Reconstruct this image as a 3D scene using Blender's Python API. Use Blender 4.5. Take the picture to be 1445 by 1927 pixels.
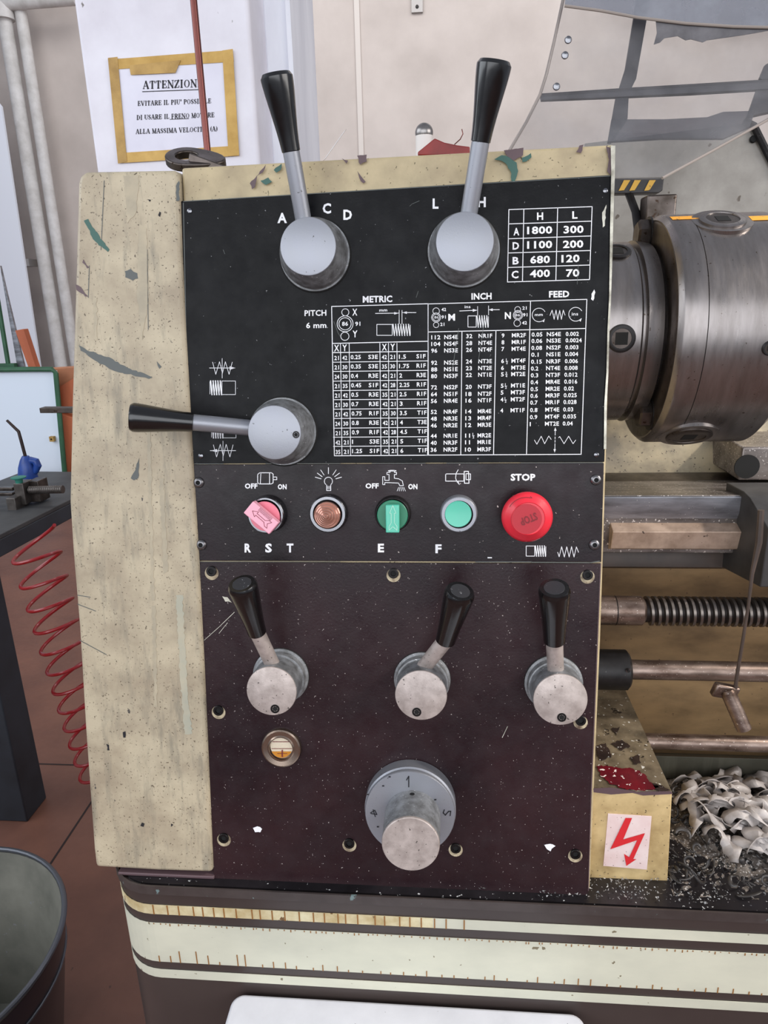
import bpy, bmesh, math, random
from mathutils import Vector, Matrix
for o in list(bpy.data.objects): bpy.data.objects.remove(o)
random.seed(7)
SC = bpy.context.scene; COL = SC.collection
# ------------------------------------------------------------------ camera
FPX = 1300.0; YAW, PIT, ROL, TILT = (math.radians(a) for a in (4.84, 8.1, -0.70, 9.4))
cy, sy = math.cos(YAW), math.sin(YAW)
fw = Vector((-sy*math.cos(PIT), cy*math.cos(PIT), -math.sin(PIT)))
r0 = Vector((cy, sy, 0)); u0 = r0.cross(fw)
r1 = r0*math.cos(ROL)+u0*math.sin(ROL); u1 = -r0*math.sin(ROL)+u0*math.cos(ROL)
ct, st = math.cos(TILT), math.sin(TILT)
TW = Matrix(((1,0,0),(0,ct,st),(0,-st,ct)))          # panel frame -> world: the front panel leans back by TILT
CF, CR, CU = TW@fw, TW@r1, TW@u1
CAM = Vector((0,0,1.40)); DP = 0.58
NRM = TW@Vector((0,-1,0)); PX = Vector((1,0,0)); PZ = TW@Vector((0,0,1)); PO = CAM-NRM*DP
cd = bpy.data.cameras.new('camera'); cam = bpy.data.objects.new('camera', cd); COL.objects.link(cam)
cd.sensor_fit = 'HORIZONTAL'; cd.sensor_width = 36; cd.lens = 36*FPX/1445; cd.clip_start = .02
m3 = Matrix((CR, CU, -CF)).transposed(); cam.matrix_world = Matrix.Translation(CAM)@m3.to_4x4(); SC.camera = cam
# ------------------------------------------------------------------ world, lights, exposure
w = bpy.data.worlds.new('world'); SC.world = w; w.use_nodes = True
bg = w.node_tree.nodes['Background']; bg.inputs[0].default_value = (.80,.86,1,1); bg.inputs[1].default_value = .34
def area(name, loc, tgt, sx, sy_, e, col):
    l = bpy.data.lights.new(name, 'AREA'); l.shape = 'RECTANGLE'; l.size = sx; l.size_y = sy_; l.energy = e; l.color = col
    o = bpy.data.objects.new(name, l); COL.objects.link(o); o.location = loc
    o.rotation_euler = (Vector(tgt)-Vector(loc)).to_track_quat('-Z','Y').to_euler()
area('window_light', (-.5,-3.0,2.25), (0,.6,1.5), 5.6, 2.3, 92, (.93,.96,1))
area('side_window_light', (-2.6,.2,2.5), (.2,.9,1.1), 2.6, 1.6, 34, (.88,.94,1))
area('wall_fill_light', (.3,3.3,4.0), (.3,5.0,1.8), 5.5, 1.2, 66, (1,.99,.98))  # unseen lamp added to brighten the back wall
area('right_fill_light', (3.0,-.6,2.3), (.4,.8,1.1), 2.4, 1.5, 44, (1,.96,.92))  # unseen fill from the right, added to light the bed and chuck
sl_ = bpy.data.lights.new('work_lamp', 'SPOT'); sl_.energy = 44; sl_.spot_size = math.radians(52); sl_.spot_blend = .6; sl_.shadow_soft_size = .05; sl_.color = (1,.93,.84)
so_ = bpy.data.objects.new('work_lamp', sl_); COL.objects.link(so_); so_.location = (1.15,.35,2.05); so_.rotation_euler = (Vector((.42,.74,1.10))-Vector((1.15,.35,2.05))).to_track_quat('-Z','Y').to_euler()
SC.view_settings.view_transform = 'Standard'; SC.view_settings.look = 'None'
SC.view_settings.gamma = 1; SC.view_settings.use_curve_mapping = False; SC.view_settings.exposure = 0.38

# ------------------------------------------------------------------ pixel helpers (a pixel of the photo -> a point on a real plane)
def ray(x, y): return CR*((x-722.5)/FPX)+CU*((963.5-y)/FPX)+CF
def AY(x, y, Y):
    d = ray(x, y); return CAM+d*(Y/d.y)
def AZ(x, y, z):
    d = ray(x, y); return CAM+d*((z-CAM.z)/d.z)
def AX(x, y, X):
    d = ray(x, y); return CAM+d*(X/d.x)
def PP(x, y, d=0.0):
    r = ray(x, y); return CAM+r*((DP-d)/(-r.dot(NRM)))
def pxr(p, r): return r*(p-CAM).dot(CF)/FPX
# ------------------------------------------------------------------ materials
def lin(c): return tuple(((v/255+.055)/1.055)**2.4 if v > 10 else v/255/12.92 for v in c)+(1,)
MATS = {}
def mat(name, col, rough=.5, metal=0, var=None, vscale=20, stretch=(1,1,1), speck=None, sscale=400, sthr=.72, chip=None, cscale=30, cthr=.7,
        bump=0, bscale=200, streak=None, sstr=.5, coat=0, trans=0, alpha=1, emit=None, rvar=0, spec=.5, ani=None):
    m = bpy.data.materials.new(name); m.use_nodes = True; nt = m.node_tree; N = nt.nodes; L = nt.links
    b = N['Principled BSDF']; b.inputs['Roughness'].default_value = rough; b.inputs['Metallic'].default_value = metal
    b.inputs['Specular IOR Level'].default_value = spec
    b.inputs['Coat Weight'].default_value = coat; b.inputs['Coat Roughness'].default_value = .15
    b.inputs['Transmission Weight'].default_value = trans; b.inputs['Alpha'].default_value = alpha
    if emit: b.inputs['Emission Color'].default_value = lin(emit[0]); b.inputs['Emission Strength'].default_value = emit[1]
    tc = N.new('ShaderNodeTexCoord')
    def mp(s):
        q = N.new('ShaderNodeMapping'); q.inputs['Scale'].default_value = s; L.new(tc.outputs['Object'], q.inputs[0]); return q.outputs[0]
    def noise(scale, s=(1,1,1), det=4, ro=.6):
        q = N.new('ShaderNodeTexNoise'); q.inputs['Scale'].default_value = scale; q.inputs['Detail'].default_value = det; q.inputs['Roughness'].default_value = ro
        L.new(mp(s), q.inputs['Vector']); return q.outputs['Fac']
    def ramp(f, a, c):
        q = N.new('ShaderNodeMapRange'); q.inputs['From Min'].default_value = a; q.inputs['From Max'].default_value = c; L.new(f, q.inputs['Value']); return q.outputs[0]
    cur = None
    def mix(f, A, B):
        q = N.new('ShaderNodeMix'); q.data_type = 'RGBA'; L.new(f, q.inputs['Factor'])
        if isinstance(A, tuple): q.inputs['A'].default_value = A
        else: L.new(A, q.inputs['A'])
        q.inputs['B'].default_value = B; return q.outputs['Result']
    cur = lin(col)
    if var: cur = mix(ramp(noise(vscale, stretch, 6), .35, .68), cur, lin(var))
    if streak:
        f = ramp(noise(14, (5,5,.35), 5, .7), .52, .75); q = N.new('ShaderNodeMath'); q.operation = 'MULTIPLY'; q.inputs[1].default_value = sstr; L.new(f, q.inputs[0]); cur = mix(q.outputs[0], cur, lin(streak))
    if chip: cur = mix(ramp(noise(cscale, (1,1,.6), 5, .65), cthr, cthr+.02), cur, lin(chip))
    if speck: cur = mix(ramp(noise(sscale, (1,1,1), 2, .5), sthr, sthr+.03), cur, lin(speck))
    if isinstance(cur, tuple): b.inputs['Base Color'].default_value = cur
    else: L.new(cur, b.inputs['Base Color'])
    if rvar:
        f = ramp(noise(60, stretch, 4), .3, .7); q = N.new('ShaderNodeMath'); q.operation = 'MULTIPLY_ADD'; q.inputs[1].default_value = rvar; q.inputs[2].default_value = rough-rvar/2
        L.new(f, q.inputs[0]); L.new(q.outputs[0], b.inputs['Roughness'])
    if bump or ani:
        q = N.new('ShaderNodeBump'); q.inputs['Strength'].default_value = bump or .15; q.inputs['Distance'].default_value = .001
        L.new(noise(bscale, ani or (1,1,1), 3), q.inputs['Height']); L.new(q.outputs[0], b.inputs['Normal'])
    MATS[name] = m; return m
mat('cream', (188,175,149), .5, var=(156,142,120), vscale=26, streak=(112,108,96), sstr=.8, chip=(70,66,62), cscale=75, cthr=.69, speck=(96,84,66), sscale=560, sthr=.655, bump=.15, bscale=300)
mat('cream_band', (194,177,140), .45, var=(160,144,114), vscale=25, chip=(66,56,58), cscale=42, cthr=.69, speck=(98,88,60), sscale=380, sthr=.69, bump=.15)
mat('plate_black', (11,11,13), .33, spec=.12, var=(16,16,19), vscale=12, speck=(150,150,152), sscale=420, sthr=.745, bump=.08, bscale=500, rvar=.2)
mat('plate_plum', (36,23,28), .33, spec=.25, var=(17,11,14), vscale=9, speck=(190,180,175), sscale=330, sthr=.735, bump=.1, bscale=500, rvar=.2)
mat('plate_gear', (50,32,35), .33, spec=.3, var=(32,20,24), vscale=7, speck=(170,160,156), sscale=560, sthr=.715, bump=.12, bscale=500, rvar=.2)  # brown of the reflected floor is put into this base colour
mat('print', (232,232,236), .5)
mat('edge_white', (222,220,205), .5, var=(120,115,100), vscale=60)
mat('dark_seam', (12,11,12), .7)
mat('alu', (150,152,160), .42, .6, var=(150,152,158), vscale=70, bump=.06, bscale=900, speck=(90,90,92), sscale=350, sthr=.73)
mat('alu_worn', (196,184,178), .48, .45, var=(160,148,142), vscale=90, speck=(90,84,80), sscale=400, sthr=.69, bump=.1, bscale=900)
mat('alu_side', (146,148,151), .45, .3, var=(96,96,96), vscale=120, speck=(205,205,205), sscale=500, sthr=.70, bump=.12, bscale=900)
mat('grip', (14,13,14), .2, 0, coat=.4, rvar=.1)
mat('grip_dust', (44,44,47), .45, speck=(120,120,122), sscale=500, sthr=.68)
mat('steel', (142,136,134), .3, .92, var=(124,118,115), vscale=40, stretch=(3,.6,.6), speck=(84,74,66), sscale=300, sthr=.72, rvar=.1, bump=.035, bscale=100, ani=(16,1,1))
mat('steel_dark', (92,84,80), .36, .85, var=(62,55,50), vscale=50, speck=(50,38,30), sscale=250, sthr=.66, rvar=.15)
mat('steel_rail', (160,162,170), .4, .7, var=(104,104,108), vscale=40, stretch=(.4,2,2), speck=(226,226,226), sscale=500, sthr=.70)
mat('steel_rust', (150,132,122), .36, .8, var=(84,66,56), vscale=60, stretch=(.6,1.5,1.5), speck=(210,200,190), sscale=600, sthr=.69)
mat('iron_black', (38,36,37), .45, .4, var=(24,22,23), vscale=60, speck=(120,120,120), sscale=500, sthr=.73)
mat('chrome', (128,128,132), .2, 1)
mat('screw', (40,38,38), .35, .8)
mat('screw_bright', (120,118,120), .3, .9)
mat('hole', (4,4,4), .8)
mat('recess', (206,192,160), .6, var=(90,70,55), vscale=120)
mat('pink', (240,170,188), .4); mat('pink_dark', (228,124,142), .4); mat('pink_ink', (130,60,75), .6)
mat('green_btn', (84,186,160), .35, coat=.2); mat('green_disc', (40,122,92), .4); mat('green_line', (170,220,200), .5)
mat('red_btn', (222,44,60), .38, coat=.2); mat('red_disc', (172,20,38), .45); mat('red_ink', (120,20,30), .6)
mat('lens', (176,128,112), .12, .55, coat=.6)
mat('amber', (214,140,30), .3); mat('window_cream', (236,222,196), .4); mat('sight_ring', (150,132,118), .22, .9)
mat('wall', (198,188,182), .85, var=(180,170,164), vscale=2.2, bump=.05, speck=(120,110,105), sscale=14, sthr=.80)
mat('wall_strip', (206,198,192), .8)
mat('white_paint', (226,224,232), .7, var=(206,202,210), vscale=6, speck=(120,115,112), sscale=60, sthr=.75, bump=.3, bscale=14)
mat('white_edge', (236,238,246), .6, var=(214,216,226), vscale=14, stretch=(1,1,.2), chip=(150,155,180), cscale=30, cthr=.72)
mat('pipe_grey', (206,204,203), .55, var=(180,177,174), vscale=12); mat('bracket', (148,144,142), .4, .6)
mat('copper', (116,66,60), .3, .7, var=(92,50,46), vscale=40, stretch=(1,1,.1))
mat('paper', (222,221,233), .8, var=(210,208,222), vscale=12); mat('tape', (204,166,92), .6, var=(178,140,66), vscale=30, stretch=(1,1,1)); mat('tape_dark', (186,150,84), .6, var=(156,122,62), vscale=40)
mat('ink', (22,20,26), .7)
mat('floor', (126,84,68), .5, var=(104,68,56), vscale=4, speck=(90,60,50), sscale=50, sthr=.72, rvar=.1)
mat('joint', (46,34,32), .9)
mat('bench', (70,70,70), .6, var=(48,48,50), vscale=10); mat('bench_frame', (48,54,62), .55, var=(36,40,46), vscale=8, speck=(150,150,150), sscale=70, sthr=.78)
mat('hose_red', (140,14,20), .35, coat=.3)
mat('bucket_in', (142,140,130), .5, .1, var=(108,108,100), vscale=8, speck=(140,140,140), sscale=60, sthr=.7); mat('bucket_out', (24,30,42), .3, .3, coat=.2); mat('bucket_rim', (96,98,104), .35, .7)
mat('board', (214,224,236), .5); mat('frame_green', (44,92,62), .5, var=(36,74,52), vscale=20)
mat('white_panel', (226,230,240), .7)
mat('orange_wood', (190,104,66), .6, var=(160,82,50), vscale=12, stretch=(1,1,.2)); mat('cardboard', (184,124,88), .8, var=(160,104,74), vscale=10)
mat('blue', (34,72,150), .4, var=(26,54,120), vscale=30); mat('spout', (54,42,40), .4, .5); mat('green_cap', (44,120,104), .5)
mat('vise', (104,98,94), .4, .7, var=(78,72,68), vscale=40)
mat('brown', (66,57,54), .38, var=(56,47,45), vscale=6, speck=(150,145,140), sscale=90, sthr=.78)
mat('stripe', (208,206,186), .55, var=(188,187,170), vscale=14, stretch=(.5,1,1), speck=(120,110,86), sscale=120, sthr=.73)
mat('stripe_worn', (216,206,170), .55, var=(180,158,112), vscale=45, chip=(110,80,44), cscale=70, cthr=.64); mat('rust_crack', (140,94,40), .7)
mat('ledge', (34,31,34), .35, var=(20,18,20), vscale=30, speck=(190,190,190), sscale=260, sthr=.69)
mat('teal_edge', (58,50,48), .45, var=(70,62,60), vscale=40, chip=(108,126,126), cscale=70, cthr=.65)
mat('box_cream', (210,184,134), .5, var=(160,134,90), vscale=30, chip=(100,82,58), cscale=70, cthr=.68, speck=(90,76,54), sscale=330, sthr=.69)
mat('box_top', (138,124,102), .3, .1, var=(80,70,57), vscale=45, speck=(216,212,204), sscale=230, sthr=.67, chip=(40,34,30), cscale=60, cthr=.62)
mat('oil_red', (108,22,32), .22, var=(78,18,28), vscale=60, speck=(236,220,216), sscale=200, sthr=.64, coat=.4)
mat('oil_dark', (58,46,42), .2, var=(40,32,30), vscale=60, speck=(210,205,200), sscale=240, sthr=.64, coat=.4); mat('stain_grey', (160,150,130), .55, var=(184,171,145), vscale=40); mat('stain_green', (164,164,148), .5, var=(184,174,150), vscale=30)
mat('sticker', (232,212,208), .5, var=(222,194,190), vscale=50, speck=(120,80,74), sscale=380, sthr=.68); mat('red_ink_bolt', (210,42,48), .5)
mat('bed_cream', (150,122,86), .45, var=(98,78,54), vscale=16, stretch=(.6,1,1.5), chip=(60,46,34), cscale=45, cthr=.70, speck=(80,62,44), sscale=220, sthr=.69)
mat('bed_cream_light', (196,180,148), .4, var=(120,112,98), vscale=20, speck=(80,70,58), sscale=300, sthr=.66)
mat('bed_dark', (78,64,56), .5, var=(52,42,37), vscale=22); mat('bed_green', (78,76,66), .5, var=(58,56,48), vscale=18, streak=(110,108,96))
mat('prism_warm', (196,172,154), .4, .3, var=(140,118,102), vscale=40, speck=(70,58,50), sscale=240, sthr=.70)  # warm floor reflection painted into the bar colour
mat('saddle', (74,73,73), .5, .3, var=(52,50,50), vscale=30)
mat('way_top', (150,142,138), .32, .6, var=(84,76,72), vscale=45, stretch=(.5,1.5,1), speck=(236,228,222), sscale=420, sthr=.64)
mat('thread', (120,112,106), .32, .9); mat('thread_root', (34,27,24), .5, .5)
mat('hazard_black', (44,42,44), .5); mat('hazard_yellow', (206,160,60), .5, chip=(60,54,50), cscale=130, cthr=.62); mat('hazard_orange', (232,160,50), .5, chip=(90,80,70), cscale=120, cthr=.61)
mat('splash', (168,163,156), .5, .1, var=(132,127,120), vscale=14, speck=(96,86,76), sscale=60, sthr=.72, chip=(108,92,80), cscale=26, cthr=.74)
mat('guard_dark_strip', (70,68,72), .5, .1, var=(96,94,98), vscale=30); mat('guard_edge', (150,140,134), .3); mat('torn_tape', (80,78,82), .6, var=(108,106,110), vscale=50)
mat('swarf', (186,178,174), .5, 0, var=(150,142,138), vscale=60, coat=.1); mat('heap', (120,110,102), .6, 0, var=(60,54,50), vscale=110, speck=(190,184,180), sscale=420, sthr=.60, chip=(24,22,22), cscale=90, cthr=.58, bump=.6, bscale=400)
mat('swarf_dark', (52,49,49), .4, .2, var=(80,76,74), vscale=60); mat('chips', (150,150,150), .3, .4)
mat('white_box', (212,212,218), .55, var=(198,198,204), vscale=20, speck=(110,110,114), sscale=180, sthr=.74)
mat('chip_grey', (84,88,86), .5); mat('chip_green', (52,92,82), .5); mat('chip_plum', (92,72,76), .5)
mat('red_leather', (140,40,36), .5, var=(112,30,28), vscale=40); mat('ball', (150,146,144), .3, .85, var=(110,106,104), vscale=60); mat('white_post', (214,208,204), .6)
def clear(name, tint, op, dc=(.36,.35,.36,1)):
    m = bpy.data.materials.new(name); m.use_nodes = True; N = m.node_tree.nodes; L = m.node_tree.links
    N.remove(N['Principled BSDF']); tr = N.new('ShaderNodeBsdfTransparent'); tr.inputs[0].default_value = tint
    gl = N.new('ShaderNodeBsdfGlossy'); gl.inputs['Roughness'].default_value = .12; df = N.new('ShaderNodeBsdfDiffuse'); df.inputs[0].default_value = dc
    no = N.new('ShaderNodeTexNoise'); no.inputs['Scale'].default_value = 18; no.inputs['Detail'].default_value = 7; tc = N.new('ShaderNodeTexCoord'); L.new(tc.outputs['Object'], no.inputs['Vector'])
    mr = N.new('ShaderNodeMapRange'); mr.inputs['From Min'].default_value = .4; mr.inputs['From Max'].default_value = .75; mr.inputs['To Min'].default_value = op*.5; mr.inputs['To Max'].default_value = op*1.6; L.new(no.outputs['Fac'], mr.inputs['Value'])
    a = N.new('ShaderNodeMixShader'); L.new(mr.outputs[0], a.inputs[0]); L.new(tr.outputs[0], a.inputs[1]); L.new(df.outputs[0], a.inputs[2])
    c = N.new('ShaderNodeMixShader'); c.inputs[0].default_value = .025; L.new(a.outputs[0], c.inputs[1]); L.new(gl.outputs[0], c.inputs[2]); L.new(c.outputs[0], N['Material Output'].inputs[0]); MATS[name] = m
clear('clear_sheet', (.93,.93,.93,1), .13); clear('clear_smoky', (.52,.52,.55,1), .42, (.20,.20,.22,1)); clear('clear_blue', (.62,.64,.70,1), .55, (.26,.27,.31,1)); clear('glass', (.98,.98,.98,1), .02)
# ------------------------------------------------------------------ mesh helpers
class MB:
    def __init__(s): s.v = []; s.f = []
    def add(s, vs, fs):
        n = len(s.v); s.v += [Vector(v) for v in vs]; s.f += [tuple(i+n for i in f) for f in fs]; return s
    def box(s, x0, x1, y0, y1, z0, z1): return s.hexa([(x0,y0,z0),(x1,y0,z0),(x1,y1,z0),(x0,y1,z0),(x0,y0,z1),(x1,y0,z1),(x1,y1,z1),(x0,y1,z1)])
    def hexa(s, p): return s.add(p, [(3,2,1,0),(4,5,6,7),(0,1,5,4),(1,2,6,5),(2,3,7,6),(3,0,4,7)])
    def obox(s, c, ax, ay, az):      # centre, half axis vectors
        c = Vector(c); return s.hexa([c-ax-ay-az, c+ax-ay-az, c+ax+ay-az, c-ax+ay-az, c-ax-ay+az, c+ax-ay+az, c+ax+ay+az, c-ax+ay+az])
    def prism(s, pts, off):
        n = len(pts); off = Vector(off); a = [Vector(p) for p in pts]; b = [p+off for p in a]
        return s.add(a+b, [tuple(range(n)), tuple(range(2*n-1, n-1, -1))]+[(i, i+n, (i+1)%n+n, (i+1)%n) for i in range(n)])
    def rev(s, p0, axis, prof, seg=40, caps=True, sx=None, ph=0):
        p0 = Vector(p0); a = Vector(axis).normalized(); u = a.orthogonal().normalized() if sx is None else (Vector(sx)-a*a.dot(Vector(sx))).normalized(); w_ = a.cross(u)
        vs = []; fs = []; k = len(prof)
        for d, r in prof:
            for i in range(seg):
                t = 2*math.pi*i/seg+ph; vs.append(p0+a*d+u*(r*math.cos(t))+w_*(r*math.sin(t)))
        for j in range(k-1):
            for i in range(seg):
                q = (i+1)%seg; fs.append((j*seg+i, j*seg+q, (j+1)*seg+q, (j+1)*seg+i))
        if caps: fs += [tuple(range(seg-1,-1,-1)), tuple((k-1)*seg+i for i in range(seg))]
        return s.add(vs, fs)
    def tube(s, pts, r, seg=8):
        pts = [Vector(p) for p in pts]; vs = []; fs = []; u = None
        for i, p in enumerate(pts):
            t = (pts[min(i+1, len(pts)-1)]-pts[max(i-1,0)]).normalized()
            u = (t.orthogonal() if u is None else u-t*t.dot(u)).normalized(); v = t.cross(u); rr = r[i] if isinstance(r, (list,tuple)) else r
            for k in range(seg):
                a = 2*math.pi*k/seg; vs.append(p+u*(rr*math.cos(a))+v*(rr*math.sin(a)))
        for i in range(len(pts)-1):
            for k in range(seg):
                q = (k+1)%seg; fs.append((i*seg+k, i*seg+q, (i+1)*seg+q, (i+1)*seg+k))
        fs += [tuple(range(seg-1,-1,-1)), tuple((len(pts)-1)*seg+k for k in range(seg))]
        return s.add(vs, fs)
    def build(s, name, m, parent=None, smooth=False, bevel=0, label=None, kind=None, solid=0):
        me = bpy.data.meshes.new(name); me.from_pydata([tuple(v) for v in s.v], [], s.f); me.update()
        bm = bmesh.new(); bm.from_mesh(me)
        bmesh.ops.recalc_face_normals(bm, faces=bm.faces); bm.to_mesh(me); bm.free()
        o = bpy.data.objects.new(name, me); COL.objects.link(o); me.materials.append(MATS[m])
        if smooth:
            me.shade_smooth(); me.set_sharp_from_angle(angle=math.radians(32))
        if solid:
            q = o.modifiers.new('solid', 'SOLIDIFY'); q.thickness = solid; q.offset = 0
        if bevel:
            q = o.modifiers.new('bevel', 'BEVEL'); q.width = bevel; q.segments = 3; q.limit_method = 'ANGLE'; q.angle_limit = math.radians(40)
            me.shade_smooth(); me.set_sharp_from_angle(angle=math.radians(50))
        if parent:
            o.parent = parent; o.matrix_parent_inverse = WM(parent).inverted()
        if label: o['label'] = label
        if kind: o['kind'] = kind
        return o
def build_clusters(mb, name, m, parent, gap=.0025):
    par = {}
    def find(c):
        while par[c] != c: par[c] = par[par[c]]; c = par[c]
        return c
    key = lambda v: (int(v.x//gap), int(v.z//gap))
    for f in mb.f:
        ks = []
        for a_, b_ in zip(f, f[1:]+f[:1]):
            p_, q_ = mb.v[a_], mb.v[b_]; n_ = max(1, int((p_-q_).length/gap*1.5)+1); ks += [key(p_.lerp(q_, i/n_)) for i in range(n_)]
        for k in ks: par.setdefault(k, k)
        for k in ks[1:]: par[find(ks[0])] = find(k)
    for k in list(par):
        for dx in (-1,0,1):
            for dy in (-1,0,1):
                q = (k[0]+dx, k[1]+dy)
                if q in par: par[find(k)] = find(q)
    G = {}
    for f in mb.f: G.setdefault(find(key(mb.v[f[0]])), []).append(f)
    for fs in G.values():
        ids = sorted({i for f in fs for i in f}); mp_ = {i: j for j, i in enumerate(ids)}
        n = MB(); n.v = [mb.v[i] for i in ids]; n.f = [tuple(mp_[i] for i in f) for f in fs]; n.build(name, m, parent)
def WM(o):
    m = o.matrix_basis.copy()
    return (WM(o.parent)@o.matrix_parent_inverse@m) if o.parent else m
def tag(o, label, cat, group=None, kind=None):
    o['label'] = label; o['category'] = cat
    if group: o['group'] = group
    if kind: o['kind'] = kind
    return o
def thing(name, loc, label, cat, group=None):
    o = bpy.data.objects.new(name, None); o.empty_display_size = .02; COL.objects.link(o); o.location = loc; return tag(o, label, cat, group)
def struct(o): o['kind'] = 'structure'; return o
# flat print: strokes and letters drawn on a map (px -> 3D)
def stroke(mb, pts, wd, mp, closed=False):
    pts = list(pts)+([pts[0]] if closed else [])
    for (x0,y0),(x1,y1) in zip(pts, pts[1:]):
        l = math.hypot(x1-x0, y1-y0) or 1; nx, ny = -(y1-y0)/l*wd/2, (x1-x0)/l*wd/2; ex, ey = (x1-x0)/l*wd*.3, (y1-y0)/l*wd*.3
        mb.add([mp(x0-ex+nx,y0-ey+ny), mp(x1+ex+nx,y1+ey+ny), mp(x1+ex-nx,y1+ey-ny), mp(x0-ex-nx,y0-ey-ny)], [(0,1,2,3)])
def circ(cx, cy_, r, n=24, a0=0, a1=360, ry=None): return [(cx+r*math.cos(math.radians(a0+(a1-a0)*i/n)), cy_-(ry or r)*math.sin(math.radians(a0+(a1-a0)*i/n))) for i in range(n+1)]
TXT = {}
def glyphs(t, off):
    k = (t, off)
    if k not in TXT:
        c = bpy.data.curves.new('t', 'FONT'); c.body = t; c.size = 1; c.offset = off; c.resolution_u = 2; c.space_character = 1.05
        o = bpy.data.objects.new('t', c); COL.objects.link(o); me = bpy.data.meshes.new_from_object(o)
        vs = [tuple(v.co) for v in me.vertices]; fs = [tuple(p.vertices) for p in me.polygons]
        bpy.data.objects.remove(o); bpy.data.meshes.remove(me); bpy.data.curves.remove(c)
        TXT[k] = (vs, fs, min(v[0] for v in vs), max(v[0] for v in vs))
    return TXT[k]
def text(mb, t, x0, yb, h, mp, x1=None, off=.022, slope=0, ang=0, wf=1.0, center=False):
    vs, fs, a, b = glyphs(t, off); s = h/.70; sx = min((x1-x0)/(b-a), s*1.3) if x1 else s*wf
    if center: x0 -= (b-a)*sx/2
    ca, sa = math.cos(math.radians(ang)), math.sin(math.radians(ang)); W_ = (b-a)*sx
    out = []
    for v in vs:
        u, q = (v[0]-a)*sx, v[1]*s
        if ang: u -= W_/2; q -= h/2; X, Y = x0+u*ca+q*sa, yb-h/2+u*sa-q*ca; 
        else: X, Y = x0+u, yb-q+slope*u
        out.append(mp(X, Y))
    mb.add(out, fs)
def pmap(d): return lambda x, y: PP(x, y, d)
# ================================================================== SETTING
FL = MB(); FL.box(-7, 6, -4.2, 5.4, -.05, 0); fl = struct(FL.build('floor', 'floor'))
def floorline(a, b, wd=.006):
    A, B = AZ(*a, .0006), AZ(*b, .0006); d = (B-A).normalized(); A -= d*.5; B += d*.9; n = Vector((-d.y, d.x, 0))*wd/2
    MB().add([A+n, B+n, B-n, A-n], [(0,1,2,3)]).build('floor_joint', 'joint', fl)
floorline((95,1625),(168,1515)); floorline((62,1437),(160,1440))
YB = 5.2
wb = struct(MB().box(-7, 6, YB, YB+.1, -.02, 6.5).build('wall_back', 'wall'))
wt = AY(669,0,YB); MB().box(wt.x-.012, wt.x+.024, YB-.012, YB, 0, 6.5).build('joint_strip', 'wall_strip', wb, bevel=.003)
wt2 = AY(60,300,YB); MB().box(wt2.x-.004, wt2.x+.004, YB-.008, YB, 0, 6.5).build('joint_strip', 'wall_strip', wb)
# pillar
YPI = 1.22
pl, pr = AY(160,160,YPI).x, AY(478,150,YPI).x
pil = struct(MB().box(pl, pr, YPI, YPI+.34, -.001, 4.2).build('trim_1', 'white_paint', bevel=.006)); pil['label'] = 'white painted pillar behind the lathe'
pr2 = AY(548,150,YPI+.1).x
MB().box(pr-.002, pr2, YPI+.1, YPI+.33, 0, 4.2).build('pillar_step', 'white_edge', pil, bevel=.004)
MB().box(pr2-.002, pr2+.006, YPI+.094, YPI+.33, 0, 4.2).build('pillar_step', 'white_edge', pil)
def vpipe(px, py, Y, rp, label, z0=0.0, z1=6.4, m='pipe_grey', cat='pipe', group=None):
    c = AY(px, py, Y); r = pxr(c, rp); o = MB().rev((c.x, Y, z0), (0,0,1), [(0,r),(z1-z0,r)], 20).build('wall_pipe' if m != 'copper' else 'copper_pipe', m, smooth=True); tag(o, label, cat, group); return o, c, r
vpipe(562,150,YPI+.22,14,'grey-white vertical pipe hugging the right side of the white pillar')
o_, cL, rL = vpipe(68,400,5.0,12,'thicker pale grey pipe at left with an elbow near the ceiling', z1=AY(30,20,5.0).z)
top = AY(28,20,5.0).z
el = MB().tube([(cL.x,5.0,top-.06),(cL.x,5.0,top-.02),(cL.x,4.99,top+.02),(cL.x+.03,4.98,top+.04),(cL.x+.5,4.98,top+.045)], rL*1.05, 14); el.rev((cL.x,4.99,top-.05),(0,0,1),[(0,rL*1.5),(.03,rL*1.55),(.08,rL*1.5),(.1,rL)],20).build('pipe_elbow', 'pipe_grey', o_, smooth=True)
cl = AY(55,495,5.0); MB().box(cl.x-.045, cl.x+.045, 4.92, 5.04, cl.z-.024, cl.z+.024).build('pipe_clamp', 'bracket', o_)
vpipe(98,400,5.02,10,'thinner pale grey pipe right beside the elbowed pipe')
o_, c_, r_ = vpipe(378,150,YPI-.1,6.5,'thin copper pipe running down in front of the paper notice', z0=.0, m='copper')
bz = AY(785,24,YB-.01); MB().box(bz.x-.036, bz.x+.036, YB-.02, YB, bz.z, bz.z+.4).build('wall_bracket', 'bracket', wb); MB().rev((bz.x, YB-.02, bz.z+.03), (0,-1,0), [(0,.011),(.008,.009)], 12).build('bracket_screw', 'screw', wb)
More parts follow.
